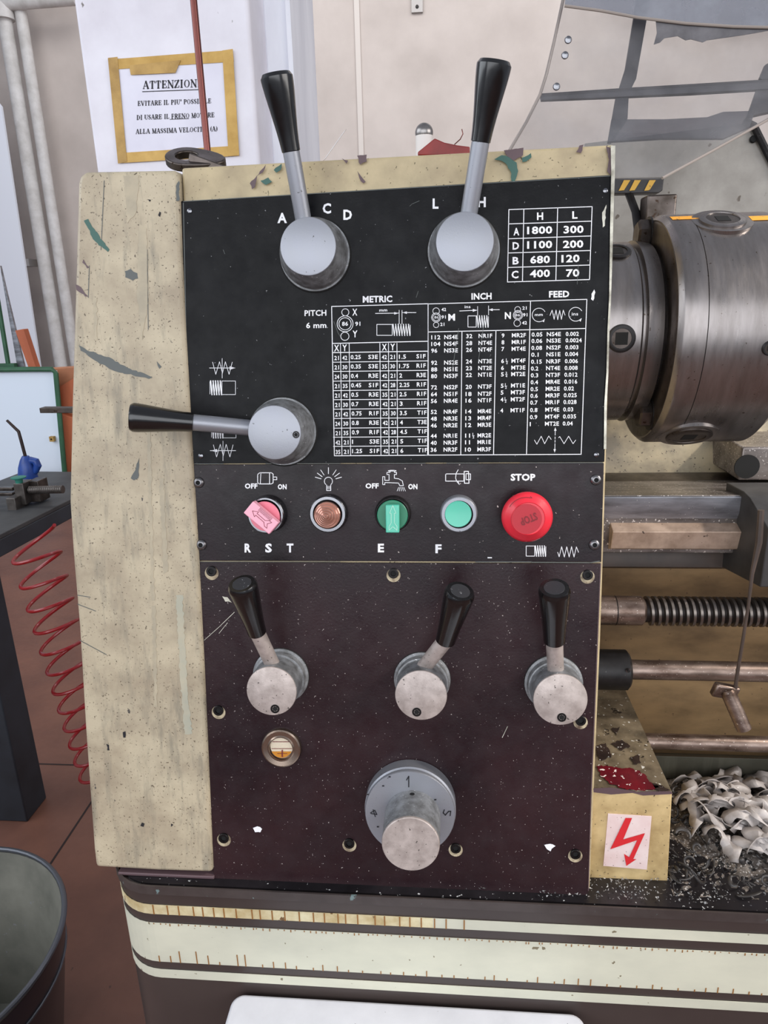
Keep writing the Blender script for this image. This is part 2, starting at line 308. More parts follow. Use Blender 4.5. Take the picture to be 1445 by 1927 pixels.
# paper notice with tape
YN = YPI-.0015
nm = lambda d: (lambda x, y: AY(x, y, YPI-d))
no = MB().add([nm(.002)(*p) for p in [(212,122),(432,102),(442,292),(228,304)]], [(0,1,2,3)]).build('paper_notice', 'paper', solid=.0004)
tag(no, 'white paper notice in capitals framed with yellowed masking tape on the pillar', 'notice')
def tapeq(q, m='tape', d=.003): MB().add([nm(d)(*p) for p in q], [(0,1,2,3)]).build('masking_tape', m, no, solid=.0003)
tapeq([(203,112),(438,94),(440,116),(207,131)]); tapeq([(222,288),(447,274),(450,293),(224,307)])
tapeq([(203,109),(221,107),(239,304),(222,308)], 'tape_dark', .0036); tapeq([(418,95),(438,92),(450,292),(430,294)], 'tape', .0036); tapeq([(243,123),(340,113),(330,137),(246,141)], 'tape_dark', .0042)
# serif capitals: (kind, points) in a 1 x 1 cell; T thick, t thin, s serif
SER = {'A':(.95,['t .08 0 .46 1','T .86 0 .48 1','t .24 .34 .68 .34','s .0 0 .24 0','s .7 0 1 0']),'T':(.85,['T .5 0 .5 1','t .06 .97 .94 .97','t .08 .97 .05 .72','t .92 .97 .95 .72','s .32 0 .68 0']),
'E':(.82,['T .25 0 .25 1','t .1 .98 .88 .98','t .1 .02 .9 .02','t .25 .5 .68 .5','t .88 .98 .88 .76','t .9 .02 .94 .26','t .68 .36 .68 .64']),'N':(.98,['t .16 0 .16 1','T .14 1 .86 0','t .86 0 .86 1','s .0 0 .32 0','s .7 1 1 1','s 0 1 .2 1']),
'Z':(.8,['T .12 0 .86 1','t .1 .97 .88 .97','t .1 .03 .9 .03','t .12 .97 .1 .75','t .9 .03 .93 .27']),'I':(.48,['T .5 0 .5 1','s .15 0 .85 0','s .15 1 .85 1']),
'O':(.98,['O']),'V':(.95,['T .1 1 .5 0','t .5 0 .88 1','s 0 1 .3 1','s .72 1 1 1']),'R':(.92,['T .22 0 .22 1','t .1 .98 .6 .98','T .74 .92 .74 .58','t .6 .98 .74 .9','t .22 .5 .6 .5','t .74 .6 .58 .5','T .5 .5 .86 0','s .05 0 .4 0','s .78 0 1 0']),
'L':(.8,['T .25 0 .25 1','s .08 1 .44 1','t .1 .02 .88 .02','t .88 .02 .92 .28']),'P':(.78,['T .25 0 .25 1','t .1 .98 .7 .98','T .84 .9 .84 .6','t .7 .98 .84 .88','t .25 .47 .7 .47','t .84 .62 .7 .47','s .08 0 .44 0']),
'U':(.95,['T .2 1 .2 .25','t .2 .25 .4 .02','t .4 .02 .65 .02','t .65 .02 .82 .25','t .82 .25 .82 1','s .04 1 .36 1','s .7 1 .96 1']),'S':(.7,['t .82 .92 .5 1','t .5 1 .2 .85','T .2 .85 .25 .62','T .25 .6 .75 .42','T .75 .42 .8 .18','t .8 .15 .5 0','t .5 0 .15 .1','t .15 .1 .12 .3','t .82 .95 .82 .72']),
'B':(.82,['T .22 0 .22 1','t .1 .98 .6 .98','t .1 .02 .65 .02','t .22 .52 .6 .52','T .74 .9 .74 .62','T .8 .44 .8 .12','t .6 .98 .74 .88','t .74 .62 .6 .52','t .6 .52 .8 .42','t .8 .14 .65 .02']),
'D':(.95,['T .22 0 .22 1','t .08 .98 .55 .98','t .08 .02 .55 .02','T .84 .72 .84 .28','t .55 .98 .84 .7','t .84 .3 .55 .02']),'F':(.75,['T .25 0 .25 1','t .1 .98 .9 .98','t .25 .5 .7 .5','t .9 .98 .9 .76','s .08 0 .46 0','t .7 .38 .7 .62']),
'M':(1.15,['t .14 0 .14 1','T .14 1 .5 .05','t .5 .05 .84 1','T .84 1 .84 0','s 0 0 .28 0','s .68 0 1 0','s 0 1 .2 1','s .8 1 1 1']),'C':(.88,['t .85 .85 .5 1','t .5 1 .25 .85','T .18 .75 .18 .25','t .25 .12 .5 0','t .5 0 .88 .2','t .86 1 .86 .7']),
"'":(.3,['T .5 1 .45 .72']),'(':(.4,['t .8 1.05 .45 .75','T .42 .75 .42 .2','t .45 .2 .8 -.1']),')':(.4,['t .2 1.05 .55 .75','T .58 .75 .58 .2','t .55 .2 .2 -.1']),' ':(.38,[])}
def serif(mb, t, x0, yb, h, x1, slope, mp):
    tot = sum(SER[c][0] for c in t)+.12*len(t); k = (x1-x0)/tot; x = x0
    for c in t:
        w_, ss = SER[c]; f = lambda u, v: (x+u*w_*k, yb-v*h+slope*(x+u*w_*k-x0))
        for s_ in ss:
            if s_ == 'O':
                for i in range(20):
                    a, b = math.radians(18*i), math.radians(18*i+18); q = []
                    for an, ro, ri in ((a,.5,0),(b,.5,0)): q.append((f(.5+.46*math.cos(an), .5+.52*math.sin(an)), f(.5+.27*math.cos(an), .5+.46*math.sin(an))))
                    mb.add([mp(*q[0][0]), mp(*q[1][0]), mp(*q[1][1]), mp(*q[0][1])], [(0,1,2,3)])
                continue
            kd, a, b, c2, d = s_.split(); a, b, c2, d = map(float, (a,b,c2,d)); stroke(mb, [f(a,b), f(c2,d)], h*{'T':.2,'t':.085,'s':.09}[kd], mp)
        x += (w_+.12)*k
tx = MB(); mpn = nm(.0026)
serif(tx, 'ATTENZIONE', 269, 167, 14, 382.5, -.033, mpn); stroke(tx, [(268,172.5),(384,168.2)], 1.5, mpn)
serif(tx, "EVITARE IL PIU' POSSIBILE", 259, 199, 8.6, 398, -.036, mpn); serif(tx, 'DI USARE IL FRENO MOTORE', 257, 225.5, 8.6, 404, -.036, mpn); stroke(tx, [(319.5,224.6),(355,223.2)], 1, mpn)
serif(tx, "ALLA MASSIMA VELOCITA' (A)", 255.5, 252, 8.6, 410, -.036, mpn)
tx.build('notice_lettering', 'ink', no)
# ================================================================== HEADSTOCK
HS = thing('lathe_headstock', PP(740,1680,-.1), 'cream painted lathe headstock casting that carries the black lever plates', 'headstock')
body_px = [(341.5,316),(1157,272),(1152,480),(1146,660),(1141,850),(1135,1050),(1130,1200),(1110,1675),(402,1648)]
fr = [PP(x,y,-.0025) for x,y in body_px]
back = [Vector((p.x, .93, max(p.z, .872))) for p in fr]
n = len(fr); MB().add(fr+back, [tuple(range(n)), tuple(range(2*n-1,n-1,-1))]+[(i,i+n,(i+1)%n+n,(i+1)%n) for i in range(n)]).build('casting', 'cream_band', HS, bevel=.002)
def patch(parent, pts, m, d, name='paint_chip', jit=2.0):
    q = []; k = len(pts)
    for i in range(k):
        a, b = pts[i], pts[(i+1)%k]; L_ = math.hypot(b[0]-a[0], b[1]-a[1]); s_ = max(1, int(L_/5))
        for j in range(s_): t = j/s_; q.append((a[0]+(b[0]-a[0])*t+random.uniform(-jit,jit)*(j>0), a[1]+(b[1]-a[1])*t+random.uniform(-jit,jit)*(j>0)))
    bm = MB(); bm.add([PP(x,y,d) for x,y in q], [tuple(range(len(q)))]); bm.build(name, m, parent, solid=.0002)
for pts, m in [([(944,292),(958,296),(972,306),(975,322),(968,342),(962,340),(962,326),(952,308),(942,302),(930,300)],'chip_green'),([(948,283),(985,278),(984,292),(966,302),(956,296)],'chip_plum'),([(982,297),(999,288),(1000,296),(990,304),(983,305)],'chip_green'),
    ([(1090,274),(1098,272),(1093,288),(1084,286)],'chip_plum'),([(672,293),(690,291),(690,304),(678,310)],'chip_plum'),([(672,322),(678,330),(688,342),(684,345),(676,335)],'chip_plum'),([(482,332),(500,310),(494,325)],'chip_plum'),
    ([(515,320),(530,308),(528,320),(520,325)],'chip_green'),([(490,340),(505,334),(512,342),(500,348)],'chip_green'),([(643,298),(655,302),(652,308)],'chip_plum'),([(1140,275),(1152,280),(1150,330),(1142,322),(1146,300)],'chip_plum'),([(470,345),(484,330),(480,352),(474,356)],'chip_plum')]:
    patch(HS, pts, m, .0002 if m else 0, jit=1.2)
for o in HS.children:
    pass
# worn white edge on the right
ed = MB()
epx = [(1157,274,1149),(1156,330,1150),(1153,420,1148),(1151,500,1147),(1149,560,1146),(1146,620,1143),(1144,700,1141),(1141,760,1137),(1140,845,1136)]
for (xa,ya,la),(xb,yb,lb) in zip(epx, epx[1:]): ed.hexa([PP(la,ya,-.003),PP(xa+.8,ya,-.003),PP(xb+.8,yb,-.003),PP(lb,yb,-.003),PP(la,ya,.0022),PP(xa+.8,ya,.0022),PP(xb+.8,yb,.0022),PP(lb,yb,.0022)])
ed.build('worn_edge', 'edge_white', HS)
# lifting eye on top
E0 = PP(352,300,-.05); r_e = .019
eye = MB(); ring = []; Nn = 28
bar_d = (PP(400,307,-.05)-E0)
ctr = E0+Vector((0,0,0.0))
ax = Vector((1,0,-.12)).normalized(); ay = Vector((0,1,.58)).normalized(); az = ax.cross(ay)
def eyepts(dz):
    o_, i_ = [], []
    for i in range(Nn):
        a = 2*math.pi*i/Nn; x, y = math.cos(a), math.sin(a)
        ox, oy = x*r_e, y*r_e
        if x > .3: ox = r_e*(.3)+(x-.3)*r_e*2.2; oy = y*r_e*1.0
        o_.append(ctr+ax*ox+ay*oy+az*dz); i_.append(ctr+ax*x*r_e*.52+ay*y*r_e*.52+az*dz)
    return o_, i_
o1, i1 = eyepts(-.0035); o2, i2 = eyepts(.0035); vs = o1+i1+o2+i2; fs = []
for i in range(Nn):
    j = (i+1)%Nn; fs += [(i,j,Nn+j,Nn+i),(2*Nn+i,3*Nn+i,3*Nn+j,2*Nn+j),(i,2*Nn+i,2*Nn+j,j),(Nn+i,Nn+j,3*Nn+j,3*Nn+i)]
eye.add(vs, fs).build('lifting_lug', 'steel_dark', HS, bevel=.0012)
lug0 = PP(372,300,-.05); MB().obox(lug0+Vector((.012,0,-.006)), Vector((.016,0,-.006)), Vector((0,.012,0)), Vector((.001,0,.0035))).build('lug_base', 'steel_dark', HS, bevel=.001)
# end cover
EC = thing('end_cover', PP(280,1640,-.1), 'tall scuffed cream sheet metal end cover left of the black plates', 'cover')
cpx = [(146,345),(150,330),(162,323),(326,320),(334,323),(336,335),(341,480),(349,640),(361,860),(372,1040),(384,1280),(400,1643),(300,1640),(180,1633),(176,1600),(160,1380),(148,1180),(136,1040),(130,945),(134,760),(140,560)]
fr = [PP(x,y,.0035) for x,y in cpx]; back = [Vector((p.x, .90, p.z)) for p in fr]; n = len(fr)
MB().add(fr+back, [tuple(range(n)), tuple(range(2*n-1,n-1,-1))]+[(i,i+n,(i+1)%n+n,(i+1)%n) for i in range(n)]).build('cover_shell', 'cream', EC, bevel=.0035)
for pts, m in [([(158,415),(166,412),(180,435),(206,470),(203,474),(175,450),(166,430)],'chip_green'),([(235,510),(246,506),(258,514),(260,524),(250,528),(236,522)],'chip_grey'),
    ([(148,650),(165,660),(205,672),(240,692),(270,702),(287,710),(280,713),(250,706),(215,698),(175,676),(152,660)],'chip_grey'),([(246,900),(256,880),(262,862),(260,900),(252,904)],'chip_grey'),
    ([(152,540),(160,552),(166,558),(160,558),(144,546),(142,535)],'chip_plum'),([(157,488),(168,503),(164,505),(155,494)],'chip_plum'),([(295,680),(304,690),(300,694)],'chip_grey'),([(200,1400),(205,1402),(206,1412),(202,1412)],'ink'),([(231,1378),(236,1376),(236,1388),(232,1388)],'ink'),
    ([(267,1548),(272,1550),(270,1556),(264,1554)],'ink'),([(322,1550),(326,1552),(322,1556)],'ink'),([(300,398),(303,400),(301,408),(298,406)],'ink'),([(278,375),(284,376),(282,380)],'ink'),([(331,350),(337,340),(337,378),(331,378)],'chip_grey')]:
    patch(EC, pts, m, .0037, jit=1.5)
for x0,y0,x1,y1 in [(168,500,166,560),(277,470,279,620),(146,1120,170,1124),(146,1137,180,1150),(150,1205,200,1232),(196,340,190,470)]:
    s_ = MB(); stroke(s_, [(x0,y0),(x1,y1)], 1.3, pmap(.00375)); s_.build('scratch', 'chip_grey', EC)
for pts, m in [([(276,760),(282,760),(286,940),(291,1130),(285,1130),(280,940)],'stain_grey'),([(300,900),(308,900),(316,1075),(308,1080)],'stain_grey'),([(331,1120),(344,1120),(352,1290),(362,1380),(348,1382),(340,1290)],'stain_green'),([(262,420),(276,430),(280,560),(268,640),(258,560)],'stain_grey'),([(232,330),(262,330),(256,400),(240,420)],'stain_grey'),([(176,560),(182,560),(184,640),(178,640)],'stain_grey'),([(286,1140),(293,1140),(296,1330),(290,1330)],'stain_grey')]:
    patch(EC, pts, m, .00365, name='stain', jit=1.8)
# grey bar sticking out left of the cover
b0, b1 = AY(80,771,.72), AY(150,771,.72); MB().obox((b0+b1)/2, (b1-b0)/2, Vector((0,.006,0)), Vector((0,0,.0028))).build('steel_bar', 'steel_dark', EC, bevel=.0006, label='short flat steel bar poking out on the left')
# ---------------------------------------------------------------- plates
def plate(name, px, m, label, d0=-.0025, d1=0.0):
    t = thing(name, PP(sum(p[0] for p in px)/len(px), max(p[1] for p in px)), label, 'panel')
    MB().prism([PP(x,y,d0) for x,y in px], NRM*(d1-d0)).build('plate', m, t, bevel=.0004); return t
SP = plate('speed_plate', [(343,380),(1150,331),(1147,480),(1142,640),(1136,869),(364,872),(350,620)], 'plate_black', 'upper black plate with white speed and thread tables and three long levers')
BP = plate('button_panel', [(365,874),(1135,871),(1130,1056.5),(374,1054)], 'plate_plum', 'middle dark plum strip with selector switches, lamp and red stop button')
GP = plate('gearbox_plate', [(374,1057),(1130,1059.5),(1112,1500),(1106,1676),(1100,1683),(760,1669),(404,1652),(388,1300)], 'plate_gear', 'lower dark brown gearbox plate with three short levers and a numbered dial')
s_ = MB(); stroke(s_, [(345,382),(350,620),(362,868)], 1.6, pmap(.0003)); stroke(s_, [(345,379),(1148,331)], 1.5, pmap(.0003)); s_.build('worn_rim', 'chip_grey', SP)
s_ = MB()
for x0,x1 in ((366,420),(500,640),(700,800),(840,900),(980,1134)): stroke(s_, [(x0,873+(x0-366)*-.003),(x1,873+(x1-366)*-.003)], 1.4, pmap(.0004))
build_clusters(s_, 'worn_rim', 'chip_grey', BP)
s_ = MB(); stroke(s_, [(374,1057.3),(640,1057.3)], 1, pmap(.0004)); stroke(s_, [(895,1057.5),(1000,1057.5)], 1.8, pmap(.0004)); stroke(s_, [(1000,1058),(1110,1059),(1128,1056)], 1.8, pmap(.0004)); build_clusters(s_, 'worn_rim', 'chip_grey', GP)
s_ = MB(); stroke(s_, [(1130,1060),(1112,1500),(1107,1676)], 1.3, pmap(.0004)); s_.build('worn_rim', 'chip_plum', GP)
# ---------------------------------------------------------------- print on the speed plate
pm = pmap(.00025)
a = MB()
for t, x, yb in (('A',522,419),('C',607,401),('D',646,413),('L',814,392)): text(a, t, x, yb, 18, pm, off=.035, wf=.9)
text(a, 'H', 899, 389, 18, pm, off=.035, wf=.9); text(a, 'PITCH', 573, 594.5, 10.5, pm, x1=614, slope=-.02); text(a, '6 mm', 576, 617.5, 10, pm, x1=614, slope=-.02)
text(a, 'METRIC', 682.5, 569, 11.5, pm, x1=738, off=.035, slope=-.02); text(a, 'INCH', 887, 563.5, 11.5, pm, x1=925, off=.035, slope=-.02); text(a, 'FEED', 1033, 559.5, 11.5, pm, x1=1071, off=.035, slope=-.02)
build_clusters(a, 'printed_lettering', 'print', SP, .0022)
# speed table
a = MB(); LW = 1.5
z6 = lambda x, y: (740+x/3.44, 340+y/3.44)
def zl(mb, zf, pts, wd=LW): stroke(mb, [zf(*p) for p in pts], wd, pm)
for p in ([(748,187),(1287,168)],[(745,280),(1280,262)],[(745,376),(1278,358)],[(742,468),(1276,452)],[(740,562),(1274,546)],[(739,656),(1270,640)],[(748,187),(739,656)],[(845,183),(836,653)],[(1064,176),(1052,647)],[(1287,168),(1270,640)]): zl(a, z6, p)
def zt(mb, zf, k, t, x0, x1, yc, h, off=.03, slope=-.028): X0, Y = zf(x0, yc+h/2); X1, _ = zf(x1, yc); text(mb, t, X0, Y, h/k, pm, x1=X1, off=off, slope=slope)
for t,x0,x1,yc in (('H',930,970,230),('L',1158,1192,222),('A',778,815,330),('1800',866,1036,322),('300',1102,1236,317),('D',772,814,422),('1100',866,1036,416),('200',1098,1230,412),('B',772,812,518),('680',886,1014,512),('120',1088,1218,505),('C',765,810,608),('400',884,1014,602),('70',1118,1204,598)): zt(a, z6, 3.44, t, x0, x1, yc, 46)
a.build('speed_table', 'print', SP)
# thread table
a = MB(); z7 = lambda x, y: (560+x/4.8167, 540+y/4.8167); z8 = lambda x, y: (800+x/4.379, 540+y/4.379)
for p in ([(308,177),(1185,152)],[(308,177),(333,1530)],[(333,1530),(1185,1525)],[(1182,152),(1185,1525)],[(318,512),(1182,492)],[(322,595),(1182,582)]): zl(a, z7, p)
for yl, yr in ((682,670),(766,756),(854,843),(940,929),(1022,1016),(1108,1100),(1192,1186),(1280,1272),(1362,1357),(1445,1440)): zl(a, z7, [(324,yl),(1182,yr)], 1.2)
for xa, xb in ((388,402),(467,480),(745,755),(823,828),(900,906)): zl(a, z7, [(xa,510),(xb,1528)], 1.2)
rows = [('21','42','0.25','S3E','42','21','1.5','S1F'),('21','30','0.35','S3E','35','30','1.75','R1F'),('24','30','0.4','R3E','42','21','2','R3E'),('21','35','0.45','S1F','42','28','2.25','R1F'),('21','42','0.5','R3E','35','21','2.5','R1F'),('21','30','0.7','R3E','42','21','3','R1F'),('21','42','0.75','R1F','35','30','3.5','T1F'),('24','30','0.8','R3E','42','21','4','T3E'),('21','35','0.9','R1F','42','28','4.5','T1F'),('42','21','1','S3E','35','21','5','T1F'),('35','21','1.25','S1F','42','21','6','T1F')]
for i, r in enumerate(rows):
    yc = 640+i*85.2; k = i*1.3
    for t, x0, x1, dy in zip(r, (332,405,481,640,763,838,918,1076), (374,449,481,727,808,881,918,1160), (4,2,-4,-6,-4,-6,-8,-12)):
        if x0 in (481,918): x1 = x0+len(t.replace('.',''))*27+(10 if '.' in t else 0)
        zt(a, z7, 4.8167, t, x0+k, x1+k, yc+dy, 37, off=.02, slope=-.015)
for t, x0, x1, yc in (('X',330,376,554),('Y',405,447,552),('X',764,808,546),('Y',840,882,544)): zt(a, z7, 4.8167, t, x0, x1, yc, 58, off=.02)
for t, x0, x1, yc, h in (('X',496,540,228,60),('Y',498,542,426,60),('86',402,457,334,36),('91',522,568,334,36),('mm',740,812,210,26)): zt(a, z7, 4.8167, t, x0, x1, yc, h, off=.02)
for p in ([(25,140),(1332,102)],[(1332,102),(1285,1380)],[(0,1386),(1285,1379)],[(868,118),(835,1380)],[(28,371),(1322,342)],[(303,366),(293,1384)],[(583,359),(563,1382)],[(25,140),(20,1385)]): zl(a, z8, p, 1.4)
c1 = zip('112 104 96 92 88 80 72 64 56 52 48 46 44 40 36'.split(), 'NS4E NS4F NS3E NS2E NS1E NS3F NS2F NS1F NR4E NR4F NR3E NR2E NR1E NR3F NR2F'.split(), (415,470,525,625,680,735,828,884,940,1030,1086,1142,1228,1285,1342))
for n_, c_, y in c1:
    k = -(y-415)*.006; zt(a, z8, 4.379, n_, 50+k, 50+k+len(n_)*25+(0), y, 33, off=.02, slope=-.012); zt(a, z8, 4.379, c_, 157+k, 270+k, y-2, 33, off=.02, slope=-.012)
c2 = zip('32 28 26 24 23 22 20 18 16 14 13 12 11 11 10'.split(), 'NR1F NT4E NT4F NT3E NT2E NT1E NT3F NT2F NT1F MR4E MR4F MR3E MR2E MR1E MR3F'.split(), (405,463,518,614,670,725,823,882,936,1026,1082,1138,1225,1280,1340))
for n_, c_, y in c2:
    k = -(y-405)*.011; zt(a, z8, 4.379, n_, 338+k, 388+k, y, 33, off=.02, slope=-.012); zt(a, z8, 4.379, c_, 440+k, 552+k, y-2, 33, off=.02, slope=-.012)
c3 = zip('9 8 7 6 6 5 5 5 4 4'.split(), 'MR2F MR1F MT4E MT4F MT3E MT2E MT1E MT3F MT2F MT1F'.split(), (400,456,512,610,667,720,814,870,928,1018))
for n_, c_, y in c3:
    k = -(y-400)*.017; zt(a, z8, 4.379, n_, 630+k, 653+k, y, 33, off=.02, slope=-.012); zt(a, z8, 4.379, c_, 714+k, 830+k, y-2, 33, off=.02, slope=-.012)
for x, y, t, b_ in ((666,612,'1','2'),(662,722,'3','4'),(658,816,'1','2'),(655,930,'1','2'),(390,1225,'1','2')):
    zt(a, z8, 4.379, t, x, x+12, y-13, 19, off=.01); zt(a, z8, 4.379, b_, x, x+14, y+13, 19, off=.01); zl(a, z8, [(x-2,y+1),(x+16,y)], .7)
c4 = zip('0.05 0.06 0.08 0.1 0.15 0.2 0.3 0.4 0.5 0.6 0.7 0.8 0.9 1'.split(), 'NS4E NS3E NS2F NS1E NR3F NT4E NT3F MR4E MR2E MR3F MR1F MT4E MT4F MT2E'.split(), '0.002 0.0024 0.003 0.004 0.006 0.008 0.012 0.016 0.02 0.025 0.028 0.03 0.035 0.04'.split(), (392,445,502,558,616,672,728,785,842,897,953,1014,1072,1130))
for n_, c_, d_, y in c4:
    k = -(y-392)*.021; wn = lambda s: 10*('.' in s)+len(s.replace('.',''))*27.5-4
    zt(a, z8, 4.379, n_, 877+k, 877+k+wn(n_), y, 33, off=.02, slope=-.01); zt(a, z8, 4.379, c_, 1002+k, 1118+k, y-3, 33, off=.02, slope=-.01); zt(a, z8, 4.379, d_, 1158+k*1.6, 1158+k*1.6+wn(d_)*.93, y-5, 33, off=.02, slope=-.01)
for t, x0, x1, yc, h, of in (('42',134,172,186,26,.02),('91',134,170,248,26,.02),('21',124,158,308,26,.02),('M',190,246,250,54,.03),('ins',325,380,163,24,.01),('N',656,706,236,54,.03),('21',800,836,174,26,.02),('91',806,842,230,26,.02),('42',798,838,296,26,.02),('86',76,108,250,22,.0),('86',742,782,232,22,.0),('mm',903,968,228,24,.01),('ins',1208,1264,222,26,.01)): zt(a, z8, 4.379, t, x0, x1, yc, h, off=of)
a.build('thread_table', 'print', SP)
# symbols
a = MB()
def zc(mb, zf, k, cx, cy2, r, wd=1.2, a0=0, a1=360): X, Y = zf(cx, cy2); stroke(mb, circ(X, Y, r/k, 28, a0, a1), wd, pm)
for cx, cy2, r in ((432,230,32),(430,334,72),(430,334,55),(428,447,37)): zc(a, z7, 4.8167, cx, cy2, r)
for cx, cy2, r in ((90,199,27),(90,251,37),(90,251,27),(90,313,22),(762,186,24),(764,232,38),(764,232,28),(758,298,27)): zc(a, z8, 4.379, cx, cy2, r, 1)
zc(a, z8, 4.379, 938, 231, 56, 1.1, 30, 320); zc(a, z8, 4.379, 1240, 225, 57, 1.1, 30, 320)
def tri(mb, p, q, r): mb.add([pm(*p), pm(*q), pm(*r)], [(0,1,2)])
tri(a, z8(962,280), z8(985,262), z8(978,290)); tri(a, z8(1265,272), z8(1290,258), z8(1280,286))
def zig(mb, pts, wd=1.1): stroke(mb, pts, wd, pm)
zig(a, [z8(1028,235),z8(1046,190),z8(1062,268),z8(1078,190),z8(1092,270),z8(1108,192),z8(1122,268),z8(1138,190),z8(1152,232)], 1)
zig(a, [z8(900,1262),z8(920,1296),z8(956,1230),z8(984,1292),z8(1018,1228),z8(1038,1256)], 1); zig(a, [z8(1100,1242),z8(1108,1232),z8(1144,1292),z8(1182,1230),z8(1218,1292),z8(1240,1262)], 1)
for y0, y1 in ((1160,1222),(1235,1252),(1262,1280),(1290,1360)): zl(a, z8, [(1072-(y0-1160)*.02,y0),(1072-(y1-1160)*.02,y1)], 1)
tri(a, z8(1072,1155), z8(1062,1185), z8(1082,1185)); tri(a, z8(1067,1365), z8(1057,1337), z8(1077,1337))
def screwsym(mb, x0, y0, x1, y1, nth, tx1, flip=False, wd=1.1, thr=1.8):   # box + thread strokes
    stroke(mb, [(x0,y0),(x1,y0),(x1,y1),(x0,y1)], wd, pm, True)
    xa, xb = (x1, tx1) if not flip else (tx1, x0)
    for i in range(nth):
        u = xa+(xb-xa)*(i+.3)/nth; v = u+(xb-xa)/nth*.55; stroke(mb, [(u,y0-.5),(v,y1+.5)], thr, pm)
        if i < nth-1: stroke(mb, [(v,y1+.5),(xa+(xb-xa)*(i+1.3)/nth,y0-.5)], .7, pm)
    e = xb if not flip else xa; stroke(mb, [(e,y0+1),(e,y1-1)], .9, pm)
screwsym(a, 709, 610.5, 738, 631, 7, 772); screwsym(a, 880.5, 594.5, 896, 615.5, 5, 919)
zl(a, z7, [(705,240),(915,237)], 1.2); zl(a, z7, [(950,232),(1073,232)], 1.2); tri(a, z7(875,228), z7(875,250), z7(918,238)); tri(a, z7(990,222), z7(990,244), z7(948,232)); zl(a, z7, [(920,210),(920,335)], 1); zl(a, z7, [(946,212),(946,335)], 1)
zl(a, z8, [(283,198),(415,192)], 1.2); tri(a, z8(392,182), z8(392,204), z8(430,192)); zl(a, z8, [(525,188),(612,187)], 1.2); tri(a, z8(556,177), z8(556,199), z8(522,188)); zl(a, z8, [(432,160),(432,232)], .9); zl(a, z8, [(522,155),(522,232)], .9)
def feedsym(mb, cx, cy2, down):
    s = 1 if not down else 1
    stroke(mb, [(cx-18,cy2-11),(cx-12,cy2+12),(cx-5,cy2-12),(cx+.5,cy2+10),(cx+6,cy2-12),(cx+13,cy2+12),(cx+19,cy2-11)], .9, pm); stroke(mb, [(cx-24,cy2),(cx+24,cy2)], 1, pm); stroke(mb, [(cx,cy2-18),(cx,cy2+19)], .9, pm)
    if not down: tri(mb, (cx+25,cy2), (cx+14,cy2-3), (cx+14,cy2+3))
    else: tri(mb, (cx-22,cy2), (cx-11,cy2-3), (cx-11,cy2+3))
feedsym(a, 418, 692.5, False); feedsym(a, 419.5, 848, True)
screwsym(a, 417.5, 717, 443, 742.5, 5, 395, flip=True, wd=.9, thr=2.2); screwsym(a, 420, 800, 444, 824, 5, 398, flip=True, wd=.9, thr=2.2)
# scratches in the print
build_clusters(a, 'printed_symbol', 'print', SP, .0016)
s_ = MB()
for p in ([(771,388),(775,384),(789,378)],[(1088,498),(1086,535)],[(863,618),(852,690)],[(628,605),(636,626),(640,633)],[(420,470),(423,478)],[(783,560),(787,548)],[(912,600),(900,680)]): stroke(s_, p, .8, pmap(.0003))
build_clusters(s_, 'scratch', 'chip_grey', SP)
patch(SP, [(1113,553),(1118,545),(1120,550),(1116,566),(1112,563)], 'print', .0003, jit=1); patch(SP, [(1133,400),(1141,385),(1138,425),(1134,428)], 'edge_white', .0003, jit=1); 
def disc(parent, name, px, py, r, prof, m, d=0, seg=32, smooth=True, **kw):
    p = PP(px, py, d); R_ = pxr(p, r); return MB().rev(p, NRM, [(a*R_, b*R_) for a, b in prof], seg, sx=PX, **kw).build(name, m, parent, smooth=smooth)
for x, y in ((357,397),(1139,359),(378,858),(1122,856)): disc(SP, 'rivet', x, y, 5, [(0,1),(.3,.9),(.5,.4),(.52,0.01)], 'chrome', seg=14)
